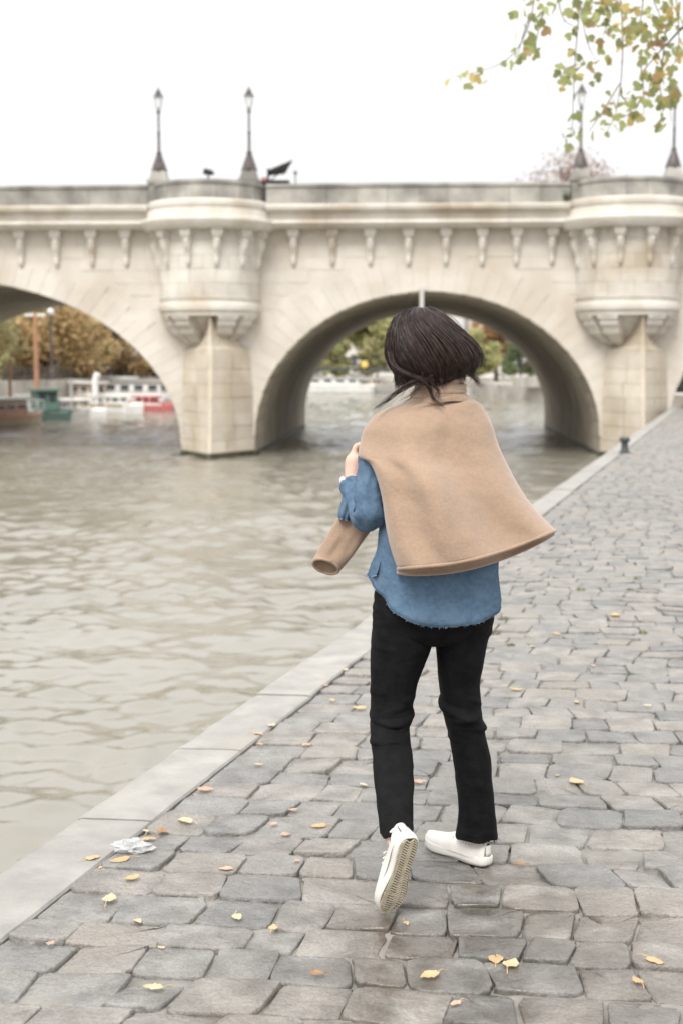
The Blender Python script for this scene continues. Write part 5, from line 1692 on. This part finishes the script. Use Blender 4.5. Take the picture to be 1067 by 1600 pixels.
# --- shirt
def shirt():
    m = MB()
    rows = [(640, 640, 728, 4.2, .06), (665, 615, 745, 4.2, .08), (690, 603, 757, 4.2, .10), (740, 598, 768, 4.2, .112), (800, 597, 771, 4.2, .115), (850, 596, 772, 4.195, .122), (890, 589, 776, 4.19, .13), (925, 584, 780, 4.19, .138), (965, 580, 783, 4.19, .144)]
    rr = lerp_rows(rows, 8)
    n = 64
    def hem(th):
        c, s = math.cos(th), math.sin(th)
        back = max(0, -s)
        if c < 0:
            k = back ** 1.3
            return 899 + 66 * k + (10 * max(0, s))
        return 936 + 29 * back ** 0.9 - 8 * max(0, s)
    nr = 44
    rings = []
    for i in range(nr + 1):
        t = i / nr
        rg = []
        for k in range(n):
            th = 2 * math.pi * k / n
            py = 640 + (hem(th) - 640) * t
            # table lookup
            q = None
            for a, b in zip(rr, rr[1:]):
                if a[0] <= py <= b[0] + 1e-6:
                    f = (py - a[0]) / (b[0] - a[0]); q = a + (b - a) * f; break
            if q is None: q = rr[-1]
            _, xl, xr, Yc, dep = q
            c = V((xl + xr) / 2, py, Yc); hw = (V(xr, py, Yc) - V(xl, py, Yc)).length / 2
            x, y = math.cos(th), math.sin(th)
            wv = 0.006 * t * math.sin(5 * th + py * 0.012) + 0.004 * mnoise.noise(Vector((x * 3, y * 3, py * 0.018))) + 0.0028 * mnoise.noise(Vector((x * 6, y * 6, py * 0.05 + 3)))
            wv += 0.0075 * (1 - 2.2 * abs(mnoise.noise(Vector((x * 2.2 + py * 0.01, y * 2.2, py * 0.022 + 11)))))
            if t > 0.86: wv += 0.012 * (t - 0.86) / 0.14 * max(0, -x) ** 3
            p = Vector((c.x + (hw + wv) * x, c.y + (dep + wv) * y, c.z))
            rg.append(p)
        rings.append(rg)
    m.loft(rings, True)
    o = m.build('shirt', M['denim'], person, True)
    sd = o.modifiers.new('thick', 'SOLIDIFY'); sd.thickness = 0.0025; sd.offset = -1
    # seam at the hem, frayed
    r = random.Random(9)
    m = MB()
    last = rings[-1]
    m.tube([p + Vector((0, 0, 0.001)) for p in last] + [last[0] + Vector((0, 0, 0.001))], 0.0024, 5, False)
    for _ in range(220):
        k = r.randrange(n); p = last[k].lerp(last[(k + 1) % n], r.random())
        q = p + Vector((r.gauss(0, .003), r.gauss(0, .003), -r.uniform(0.002, 0.007)))
        m.tube([p, q], 0.0006, 3, False)
    m.build('shirt_hem', M['denim_edge'], o)
    # front tail flicking out at the left
    m = MB()
    A = [[V(x, y, yy) for x, y, yy in row] for row in (
        [(596, 868, 4.14), (590, 872, 4.2), (588, 876, 4.26)], [(592, 884, 4.13), (584, 887, 4.2), (580, 888, 4.27)], [(589, 894, 4.12), (578, 896, 4.2), (573, 895, 4.28)], [(587, 899, 4.12), (577, 902, 4.2), (570, 899, 4.29)])]
    m.loft(A, closed=False)
    t_ = m.build('shirt_tail', M['denim'], o, True)
    sd = t_.modifiers.new('thick', 'SOLIDIFY'); sd.thickness = 0.003
    ss = t_.modifiers.new('sub', 'SUBSURF'); ss.levels = 2; ss.render_levels = 2
    m = MB(); m.tube(crom(A[-1], 4), 0.0026, 5); m.build('tail_seam', M['denim_edge'], o)
    # back yoke seams, barely seen
    # left sleeve: shoulder, elbow, forearm
    path = crom([V(600, 684, 4.2), V(585, 716, 4.185), V(579, 752, 4.165), V(578, 784, 4.15), V(579, 803, 4.16), V(571, 801, 4.205), V(561, 786, 4.255), V(553, 766, 4.295), V(549, 757, 4.315)], 8)
    rad0 = [0.046, 0.042, 0.040, 0.043, 0.047, 0.043, 0.037, 0.035, 0.035]
    rad = []
    for i in range(len(path)):
        t = i / (len(path) - 1) * (len(rad0) - 1); k = min(int(t), len(rad0) - 2); rad.append(rad0[k] + (rad0[k + 1] - rad0[k]) * (t - k))
    m = MB(); N = 40
    u = Vector((1, 0, 0)); rings = []
    for i, p in enumerate(path):
        t = (path[min(i + 1, len(path) - 1)] - path[max(i - 1, 0)]).normalized()
        u = (u - t * u.dot(t)).normalized(); v = t.cross(u)
        rg = []
        for k in range(N):
            th = 2 * math.pi * k / N
            w1 = 0.0055 * math.sin(i * 0.62 + 2.2 * math.sin(th) + 1) * math.exp(-((i - 34) / 13) ** 2) + 0.008 * (0.5 - 1.6 * abs(mnoise.noise(Vector((math.cos(th) * 1.6 + i * 0.05, math.sin(th) * 1.6, i * 0.13))))) + 0.0026 * mnoise.noise(Vector((math.cos(th) * 5, math.sin(th) * 5, i * 0.4 + 7)))
            rg.append(p + (u * math.cos(th) + v * math.sin(th)) * (rad[i] + w1))
        rings.append(rg)
    m.loft(rings, True)
    sl = m.build('sleeve', M['denim'], person, True)
    sd = sl.modifiers.new('thick', 'SOLIDIFY'); sd.thickness = 0.002; sd.offset = -1
    # right sleeve under the cape
    pr = crom([V(738, 690, 4.2), V(758, 740, 4.2), V(772, 795, 4.22), V(762, 806, 4.29), V(742, 801, 4.36)], 6)
    m = MB(); m.tube(pr, [0.047 - 0.0004 * i for i in range(len(pr))], 20, False); m.build('sleeve', M['denim'], person, True)
    # open cuff hanging below the wrist
    m = MB()
    rows = []
    for (xa, ya, xb, yb, yy) in ((541, 757, 562, 764, 4.275), (538, 768, 561, 776, 4.262), (536, 780, 556, 788, 4.25), (532, 793, 551, 799, 4.245), (529, 803, 547, 808, 4.245), (530, 810, 544, 813, 4.25)):
        rows.append([V(xa + (xb - xa) * t, ya + (yb - ya) * t, yy + 0.035 * (2 * t - 1) ** 2 - 0.012 * math.sin(t * 9)) for t in (0, .2, .4, .6, .8, 1)])
    m.loft(rows, closed=False)
    cf = m.build('cuff', M['denim'], sl, True)
    sd = cf.modifiers.new('thick', 'SOLIDIFY'); sd.thickness = 0.006
    ss = cf.modifiers.new('sub', 'SUBSURF'); ss.levels = 2; ss.render_levels = 2
    m = MB(); m.tube(crom([r_[0] for r_ in rows] + rows[-1][1:] + [r_[-1] for r_ in reversed(rows[:-1])], 4), 0.0028, 5); m.build('cuff_seam', M['denim_edge'], sl)
shirt()

# --- cape
def cape():
    # closed rows (collar to shoulder), then open rows with slanted hem: (Lx, Ly, Rx, Ry, YL, YR, depth back, depth front)
    rows = [(640, 626, 727, 621, 4.2, 4.2, .062, .06), (622, 633, 738, 625, 4.2, 4.2, .07, .075), (604, 639, 749, 632, 4.2, 4.2, .082, .095), (585, 651, 760, 648, 4.2, 4.2, .10, .12),
            (571, 668, 769, 669, 4.2, 4.2, .118, .14), (564, 690, 776, 693, 4.2, 4.2, .13, .155), (562, 712, 786, 716, 4.175, 4.2, .138, .17),
            (578, 722, 797, 738, 4.135, 4.2, .142, .18), (589, 744, 809, 760, 4.10, 4.2, .150, .19), (598, 778, 822, 780, 4.085, 4.2, .16, .2), (604, 822, 838, 800, 4.075, 4.2, .172, .21), (612, 858, 853, 816, 4.065, 4.2, .18, .215), (622, 888, 866, 829, 4.06, 4.2, .185, .22)]
    sub = 5
    rr = lerp_rows(rows, sub)
    nb, nf = 44, 20
    openi = 6 * sub
    rings = []
    T = len(rr) - 1
    for i, (lx, ly, rx, ry, yl, yr, db, df) in enumerate(rr):
        t = i / T
        rg = []
        for k in range(nb + 1):
            s = k / nb
            f = (1 - math.cos(math.pi * s)) / 2
            px = lx + (rx - lx) * f
            sag = (2.5 + 11.5 * t) * math.sin(math.pi * f) * (0.55 + 0.45 * min(1.0, max(0.0, (i - openi + 8) / 16.0)))
            py = ly + (ry - ly) * f + sag
            yy = yl + (yr - yl) * f - db * math.sin(math.pi * s) ** 0.8 * (1.0 - min(1.0, max(0.0, (i - openi) / 14.0)) * 0.2 * (1 - f))
            fold = 0.020 * t * math.sin(7.5 * f + 2.4 * t + 0.5) + 0.014 * t ** 1.3 * math.sin(13 * f - 4.2 * t + 2) + 0.010 * math.exp(-((f - 0.62 + 0.35 * (t - 0.4)) / 0.07) ** 2) * min(1, t * 1.5) * (1 - 0.4 * t) - 0.012 * math.exp(-((f - 0.30 - 0.10 * (t - 0.4)) / 0.09) ** 2) * t + 0.006 * mnoise.noise(Vector((f * 4, t * 3.5, 1))) * (0.4 + t) + 0.0022 * mnoise.noise(Vector((f * 14, t * 12, 4)))
            # soft drag lines round the neck
            fold += 0.006 * math.exp(-((t - 0.13) / 0.09) ** 2) * math.sin(9 * f + 20 * t)
            yy += 1.6 * fold * math.sin(math.pi * s) ** 0.5
            rg.append(V(px, py, yy))
        # front half, round the right arm to the chest
        for k in range(1, nf + 1):
            s = k / nf
            f = (1 - math.cos(math.pi * s)) / 2
            end = lx if i <= openi else lx + 26
            px = rx + (end - rx) * f
            py = ry + (ly - ry) * f * (1 if i <= openi else 0.55)
            yy = yr + (yl - yr) * f * (1 if i <= openi else 0) + df * math.sin(math.pi * s * (1 if i <= openi else 0.86)) ** 0.8
            rg.append(V(px, py, yy))
        rings.append(rg)
    m = MB(); m.loft(rings, closed=False)
    o = m.build('cape', M['camel'], person, True)
    sd = o.modifiers.new('thick', 'SOLIDIFY'); sd.thickness = 0.005; sd.offset = 0
    # rolled hem and the turned-under lower layer
    hem = rings[-1][:nb + 1]
    m = MB(); m.tube(hem, [0.0055 + 0.0012 * math.sin(i * 0.9) * 0.5 for i in range(len(hem))], 10)
    m.build('rolled_hem', M['camel'], o, True)
    lay = []
    for j, (dz, dy) in enumerate(((0.004, 0.006), (0.0, 0.030), (-0.010, 0.046), (-0.020, 0.046), (-0.025, 0.038))):
        rg = []
        for k, p in enumerate(hem):
            f = k / nb
            g = 0.25 + 0.95 * math.sin(math.pi * min(1, f * 0.9 + 0.06)) ** 0.7
            rg.append(p + Vector((0, dy * g * 1.2, dz * g * 1.25)))
        lay.append(rg)
    m = MB(); m.loft(lay, closed=False)
    h2 = m.build('hem_facing', M['camel'], o, True)
    sd = h2.modifiers.new('thick', 'SOLIDIFY'); sd.thickness = 0.004
    # piped edge at the left opening
    ed = [r_[0] for r_ in rings[openi:]]
    m = MB(); m.tube(ed, 0.0035, 6); m.build('edge_seam', M['camel'], o, True)
    # turtle neck collar with soft rolls
    cr = [(587, 655, 719, 4.205, .058), (590, 651, 721, 4.205, .064), (597, 650, 722.5, 4.205, .067), (602, 652, 720.5, 4.205, .064), (607, 647, 724, 4.203, .070), (614, 643, 725, 4.2, .073), (618, 645, 722.5, 4.2, .070), (623, 638, 728, 4.2, .075), (630, 630, 733, 4.2, .076)]
    rr2 = lerp_rows(cr, 5); rg2 = []
    N = 48
    for i, (py, xl, xr, Yc, dep) in enumerate(rr2):
        rg = []
        for k in range(N):
            th = 2 * math.pi * k / N
            x, y = math.cos(th), math.sin(th)
            pp = py + 5 * x * -0.7 + 2.2 * math.sin(2 * th + 1) + 1.5 * mnoise.noise(Vector((x * 2, y * 2, i * 0.1)))
            c = V((xl + xr) / 2, pp, Yc); hw = (V(xr, pp, Yc) - V(xl, pp, Yc)).length / 2
            q = 0.004 * mnoise.noise(Vector((x * 2.4, y * 2.4, i * 0.35)))
            rg.append(Vector((c.x + (hw + q) * x, c.y + (dep + q) * y, c.z)))
        rg2.append(rg)
    m = MB(); m.loft(rg2, True)
    cl_ = m.build('collar', M['camel'], o, True)
    sd = cl_.modifiers.new('thick', 'SOLIDIFY'); sd.thickness = 0.006; sd.offset = -1
    # the loose front end that swings out below the left forearm: a flat tube with a rolled mouth
    rows = [(549, 770, 585, 795, 4.30), (536, 798, 578, 826, 4.295), (523, 820, 565, 845, 4.29), (508, 845, 549, 868, 4.285), (496, 866, 535, 885, 4.28), (490, 877, 528, 893, 4.275)]
    r3 = lerp_rows(rows, 4); rings3 = []
    for i, (xa, ya, xb, yb, yy) in enumerate(r3):
        t = i / (len(r3) - 1)
        a, b = V(xa, ya, yy), V(xb, yb, yy)
        c = (a + b) / 2; h = (b - a) / 2
        dv = (V((r3[-1][0] + r3[-1][2]) / 2, (r3[-1][1] + r3[-1][3]) / 2, yy) - V((rows[0][0] + rows[0][2]) / 2, (rows[0][1] + rows[0][3]) / 2, yy)).normalized()
        thick = 0.008 + 0.013 * t
        rg = []
        for k in range(36):
            th = 2 * math.pi * k / 36
            q = 0.007 * mnoise.noise(Vector((math.cos(th) * 2, math.sin(th) * 0.5, t * 3.0)))
            slant = 0.0
            if t > 0.8: slant = (-0.022 * math.sin(th)) * (t - 0.8) / 0.2
            rg.append(c + h * math.cos(th) + Vector((0, 1, 0)) * (thick * math.sin(th) + q) + dv * slant * -1)
        rings3.append(rg)
    m = MB(); m.loft(rings3, True)
    e = m.build('cape_end', M['camel'], o, True)
    sd = e.modifiers.new('thick', 'SOLIDIFY'); sd.thickness = 0.004; sd.offset = -1
    m = MB(); m.tube(rings3[-1] + [rings3[-1][0]], 0.0045, 8, False); m.build('rolled_mouth', M['camel'], o, True)
    for k in (0, 18):
        m = MB(); m.tube([r_[k] for r_ in rings3], 0.0025, 6); m.build('edge_seam', M['camel'], o, True)
cape()

# --- shoes
def shoe(org, fwd, up, name, wide=1.0):
    """org: heel end of the sole bottom; fwd: heel to toe; up: out of the sole"""
    org = Vector(org); fwd = Vector(fwd).normalized(); up = Vector(up); up = (up - fwd * up.dot(fwd)).normalized(); rt = fwd.cross(up)
    L = 0.255
    def P(x, y, z): return org + rt * x + fwd * y + up * z
    prof = [(0.0, .012), (0.006, .022), (0.02, .030), (0.05, .0335), (0.085, .031), (0.12, .031), (0.155, .037), (0.185, .0415), (0.21, .040), (0.232, .031), (0.246, .019), (0.2535, .008)]
    prof = lerp_rows([(y, w_) for y, w_ in prof], 3)
    side = [(w_ + 0.004 * math.sin(y / L * math.pi) * 0, y) for y, w_ in prof]
    outl = [(w_ * wide, y) for y, w_ in prof] + [(-w_ * wide * (1 - 0.10 * math.sin(math.pi * min(1, y / 0.16)) * (y < 0.16)), y) for y, w_ in reversed(prof)]
    def spring(y): return 0.010 * max(0, (y - 0.17) / 0.085) ** 2
    ro_ = []
    for sc, z in ((0.94, 0.0), (1.0, 0.004), (1.02, 0.012), (1.02, 0.022), (0.99, 0.027), (0.9, 0.028)):
        ro_.append([P(x * sc, L / 2 + (y - L / 2) * (1 - (1 - sc) * 0.35), z + spring(y)) for x, y in outl])
    m = MB(); m.loft(ro_, True, True, True)
    sh = m.build(name, M['rubber'], person, True)
    # tread: groove plate and chevron ribs
    m = MB()
    pl = [P(x * 0.90, L / 2 + (y - L / 2) * 0.96, -0.0008 + spring(y)) for x, y in outl]
    m.add(pl, [tuple(range(len(pl)))])
    m.build('tread_plate', M['treadgap'], sh)
    m = MB()
    def width(y):
        ys = [q[0] for q in prof]; ws = [q[1] for q in prof]
        return float(np.interp(y, ys, ws)) * 0.86
    yy = 0.012
    while yy < 0.247:
        w_ = width(yy)
        cols = 4
        for c in range(cols):
            x0, x1 = -w_ + 2 * w_ * c / cols + 0.0006, -w_ + 2 * w_ * (c + 1) / cols - 0.0006
            sk = 0.008 * (1 if c % 2 else -1)
            a = [(x0, yy - sk / 2), (x1, yy + sk / 2), (x1, yy + sk / 2 + 0.0042), (x0, yy - sk / 2 + 0.0042)]
            vs = [P(x, y, -0.0008 + spring(y)) for x, y in a] + [P(x, y, -0.0030 + spring(y)) for x, y in a]
            m.add(vs, [(0, 1, 2, 3), (7, 6, 5, 4), (0, 4, 5, 1), (1, 5, 6, 2), (2, 6, 7, 3), (3, 7, 4, 0)])
        yy += 0.0078
    tag(m.build('tread_ribs', M['tread'], sh), kind='stuff')
    # upper
    sec = [(0.004, .018, .030, .058), (0.012, .0255, .034, .066), (0.035, .0315, .036, .062), (0.06, .033, .036, .056), (0.085, .032, .034, .058), (0.11, .032, .030, .064), (0.135, .0345, .026, .062), (0.16, .038, .024, .054), (0.185, .0405, .022, .047), (0.21, .039, .018, .041), (0.232, .030, .014, .036), (0.245, .018, .008, .032), (0.251, .006, .003, .029)]
    rows = []
    for y, w_, tw, h in lerp_rows(sec, 4):
        rg = []
        for k in range(21):
            a = math.pi * k / 20
            c, s = math.cos(a), math.sin(a)
            hw = tw + (w_ - tw) * (1 - s ** 1.6) if s > 0 else w_
            z = 0.020 + spring(y) + (h - 0.012) * s ** 0.72
            wv = 0.0009 * mnoise.noise(Vector((y * 90, c * 4, s * 4)))
            rg.append(P(wide * c * max(0.003, (w_ * (1 - 0.25 * s ** 3))) + wv, y, z + wv))
        rows.append(rg)
    m = MB(); m.loft(rows, False); m.f.append(tuple(range(21))); m.f.append(tuple((len(rows) - 1) * 21 + q for q in reversed(range(21))))
    m.build('upper', M['shoe'], sh, True)
    # collar roll round the ankle, heel tab, toe-cap seam, tongue and laces
    m = MB(); pts = []
    for k in range(24):
        a = 2 * math.pi * k / 24
        pts.append(P(0.0235 * math.cos(a), 0.044 + 0.031 * math.sin(a), 0.062 + 0.003 * abs(math.sin(a)) ** 2 + 0.003 * math.cos(2 * a)))
    m.tube(pts + [pts[0]], 0.0042, 8, False); m.build('ankle_collar', M['shoe'], sh, True)
    m = MB(); rows = []
    for z in (0.028, 0.040, 0.052, 0.062):
        rows.append([P(0.012 * t, 0.0025 - 0.004 * (1 - t * t) + (0.002 if z > 0.07 else 0), z) for t in (-1, -.5, 0, .5, 1)])
    m.loft(rows, closed=False); t_ = m.build('heel_tab', M['rubber'], sh, True); sd = t_.modifiers.new('t', 'SOLIDIFY'); sd.thickness = 0.002
    m = MB()
    for y in (0.098, 0.112, 0.126, 0.14):
        m.tube([P(-0.024, y, 0.066 - (y - .098) * .25), P(-0.01, y + .002, 0.0755 - (y - .098) * .25), P(0.01, y + .002, 0.0755 - (y - .098) * .25), P(0.024, y, 0.066 - (y - .098) * .25)], 0.0022, 5)
    m.build('laces', M['rubber'], sh, True)
    return sh
shoe(*FEET[0], 'sneaker')
shoe(*FEET[1], 'sneaker')

# --- watch on the left wrist
def watch():
    c = V(549, 751, 4.322)
    ax = (V(553, 722, 4.335) - V(550, 752, 4.32)).normalized()
    u = ax.orthogonal().normalized(); v = ax.cross(u)
    root_w = None
    m = MB()
    pts = [c + (u * math.cos(2 * math.pi * k / 24) + v * math.sin(2 * math.pi * k / 24)) * 0.0285 for k in range(24)]
    m.tube(pts + [pts[0]], 0.0028, 6, False)
    b = m.build('watch', M['steel'], person, True)
    m = MB()
    for k in range(24):
        p = pts[k]; d = (p - c).normalized()
        for o_ in (-0.0038, 0, 0.0038): m.ball(p + ax * o_ + d * 0.001, 0.0033, 6, 4)
    tag(m.build('bracelet_links', M['steel'], b, True), kind='stuff')
    d = Vector((-0.8, -0.6, 0.1)).normalized()
    m = MB(); m.tube([c + d * 0.026, c + d * 0.036], 0.0125, 16); m.build('watch_case', M['steel'], b, True)
    m = MB(); m.tube([c + d * 0.036, c + d * 0.0368], 0.0105, 16); m.build('watch_dial', M['rubber'], b)
watch()

# --- hair
def hair():
    tab = [(482, 650, 668, 4.2, .015), (485, 640, 682, 4.2, .045), (491, 628, 692, 4.2, .070), (500, 618, 702, 4.2, .088), (512, 611.5, 715, 4.2, .103), (524, 608, 727, 4.2, .113), (540, 605.5, 741, 4.2, .12), (556, 606, 744, 4.2, .121), (568, 610, 741, 4.2, .116), (580, 617, 731, 4.2, .105), (592, 624, 719, 4.2, .088), (601, 630, 708, 4.2, .07)]
    tab = lerp_rows(tab, 8)
    ys = np.array([t[0] for t in tab])
    def shell(th, v, off=0.0):
        f = v * (len(tab) - 1); k = min(int(f), len(tab) - 2); q = tab[k] + (tab[k + 1] - tab[k]) * (f - k)
        py, xl, xr, Yc, dep = q
        c = V((xl + xr) / 2, py, Yc); hw = (V(xr, py, Yc) - V(xl, py, Yc)).length / 2
        x, y = math.cos(th), math.sin(th)
        return Vector((c.x + (hw + off) * x, c.y + (dep + off) * y, c.z + off * 0.5 * (1 - v)))
    # under layer: covers crown, back and sides, open at the face
    m = MB(); rings = []
    A0, A1 = R(-205), R(32)
    for i in range(30):
        v = i / 29 * 0.97
        k = min(1, v * 3)
        a0, a1 = (R(-268) + (A0 - R(-268)) * k), (R(92) + (A1 - R(92)) * k)
        rings.append([shell(a0 + (a1 - a0) * j / 47, v, -0.010) for j in range(48)])
    m.loft(rings, closed=False)
    base = m.build('hair', M['hair_in'], person, True)
    sd = base.modifiers.new('t', 'SOLIDIFY'); sd.thickness = 0.008; sd.offset = -1
    # dark inside bottom
    r = random.Random(12)
    m = MB()
    def strand(pts, w0, n=3):
        k = len(pts)
        m.tube(pts, [w0 * (0.55 + 0.45 * math.sin(math.pi * min(1, 0.15 + 0.85 * i / (k - 1)))) * (1 if i < k - 2 else (0.6 if i == k - 2 else 0.15)) for i in range(k)], n, False)
    clumps = [(r.uniform(R(-205), R(40)), r.gauss(-0.003, 0.0045), r.gauss(0, 0.10), r.gauss(0, 0.05), r.uniform(-0.2, 1.0)) for _ in range(120)]
    for s in range(4200):
        cth, coff, csw, cend, flick = r.choice(clumps)
        th = cth + r.gauss(0, 0.055)
        side = math.cos(th)
        vend = 0.92 + cend + r.gauss(0, 0.03)
        if side > 0.3: vend = 0.85 + cend + r.gauss(0, 0.045)
        v0 = abs(r.gauss(0, 0.03))
        if r.random() < 0.4: v0 = r.uniform(0.04, 0.45)
        off = coff + r.gauss(0, 0.0022)
        pts = []
        N = 13
        ph = r.uniform(0, 6.28)
        for i in range(N):
            t = i / (N - 1)
            v = min(1.0, v0 + (vend - v0) * t)
            # swept from the parting at the left of the crown down towards the right
            back = max(0.0, min(1.0, (th + 2.5) / 0.8))
            sw = -1.15 * back * (1 - v) ** 0.9 + 0.08 * math.sin(3 * t + ph) * t + csw * t
            if side < -0.2: sw += 0.45 * max(0, v - 0.62) ** 1.3 / 0.38
            tip = t ** 5 * (0.016 * max(0.0, side) * max(0, flick) + 0.004 * flick)
            q = shell(th + sw, max(0.0, v), off + 0.003 * math.sin(2.5 * t + ph) * t + tip)
            q.x += t ** 4 * 0.010 * max(0, side) * flick
            pts.append(q)
        strand(pts, r.uniform(0.0006, 0.0013))
    tag(m.build('hair_strands', M['hair'], base, True), kind='stuff')
    # loose locks in the wind
    def lock(path, n, spread, w_=0.0008, fan=1.0):
        mm = MB()
        P = crom(path, 6)
        for _ in range(n):
            o0 = Vector((r.gauss(0, spread), r.gauss(0, spread), r.gauss(0, spread)))
            o1 = Vector((r.gauss(0, spread * fan), r.gauss(0, spread * fan), r.gauss(0, spread * fan)))
            end = len(P) - r.randrange(0, max(1, len(P) // 3))
            q = [p + o0 * (1 - i / len(P)) + o1 * (i / len(P)) ** 1.5 for i, p in enumerate(P[:end])]
            k = len(q)
            mm.tube(q, [w_ * r.uniform(0.7, 1.1) * (1 - 0.8 * (i / k) ** 3) for i in range(k)], 3, False)
        tag(mm.build('hair_lock', M['hair'], base, True), kind='stuff')
    lock([V(609, 552, 4.15), V(616, 572, 4.115), V(638, 584, 4.10), V(658, 593, 4.095), V(670, 606, 4.10), V(676, 622, 4.105), V(694, 640, 4.09)], 70, 0.0035, 0.0009, 0.8)
    lock([V(660, 590, 4.10), V(640, 600, 4.105), V(622, 612, 4.12), V(604, 626, 4.13), V(580, 643, 4.12)], 40, 0.004, 0.0007, 1.6)
    lock([V(672, 588, 4.10), V(655, 604, 4.10), V(640, 618, 4.105), V(618, 630, 4.11)], 16, 0.004, 0.0006, 2.2)
    lock([V(668, 590, 4.10), V(676, 602, 4.10), V(684, 612, 4.10), V(680, 626, 4.09)], 26, 0.004, 0.0007, 1.5)
    lock([V(700, 575, 4.11), V(720, 580, 4.13), V(736, 586, 4.15), V(752, 604, 4.15)], 70, 0.005, 0.0007, 1.3)
    lock([V(715, 570, 4.12), V(735, 575, 4.15), V(740, 582, 4.16), V(732, 597, 4.16)], 24, 0.005, 0.0006, 1.8)
    lock([V(736, 548, 4.18), V(743, 562, 4.19), V(739, 576, 4.19), V(730, 584, 4.18)], 50, 0.006, 0.0007, 1.2)
    lock([V(665, 482, 4.18), V(685, 487, 4.17), V(700, 497, 4.17), V(716, 512, 4.17)], 22, 0.004, 0.0005, 2.2)
    lock([V(700, 505, 4.17), V(724, 520, 4.16), V(742, 538, 4.16), V(747, 556, 4.17)], 26, 0.005, 0.0005, 1.4)
    lock([V(618, 495, 4.17), V(606, 525, 4.17), V(602, 550, 4.17), V(606, 568, 4.17)], 20, 0.004, 0.0005, 1.4)
    for _ in range(64):
        th = r.uniform(R(-190), R(-40)); v0 = r.uniform(0.0, 0.35); v1 = min(1.0, v0 + r.uniform(0.4, 0.75)); dth = r.uniform(0.5, 1.1); o_ = r.uniform(0.0, 0.004)
        pa = [shell(th + dth * k_ / 6, v0 + (v1 - v0) * k_ / 6, 0.001 + o_ * math.sin(math.pi * min(1, 0.15 + 0.8 * k_ / 6))) for k_ in range(7)]
        lock(pa, 12, 0.0022, 0.0008, 1.4)
    for _ in range(46):
        th = r.uniform(R(-200), R(30)); v = r.uniform(0.15, 0.9); o_ = r.uniform(0.002, 0.014)
        pa = [shell(th + 0.05 * k_, min(1, v + 0.05 * k_), 0.001 + o_ * math.sin(0.6 * k_)) for k_ in range(6)]
        pa[-1] = pa[-1] + Vector((r.gauss(0.004, 0.006), 0, r.gauss(0, 0.005)))
        lock(pa, 3, 0.0012, 0.00042, 2.5)
    for _ in range(44):
        th = r.uniform(R(-175), R(20)); v = r.uniform(0.78, 0.94)
        a_ = shell(th, v - 0.12, -0.002); b_ = shell(th + 0.08, v, 0.0)
        e_ = b_ + Vector((r.gauss(0.010, 0.010), r.gauss(-0.004, 0.004), -r.uniform(0.008, 0.026)))
        lock([a_, b_, (b_ + e_) / 2 + Vector((r.gauss(0, 0.003), -0.003, 0)), e_], 7, 0.0016, 0.0006, 2.2)
    # straight dark fall behind the left cheek
    lock([V(622, 565, 4.22), V(621, 580, 4.22), V(621, 592, 4.22), V(620, 606, 4.22)], 120, 0.008, 0.0012, 1.0)
    lock([V(640, 572, 4.20), V(638, 585, 4.19), V(634, 594, 4.19), V(626, 604, 4.19)], 120, 0.009, 0.0012, 1.0)
hair()
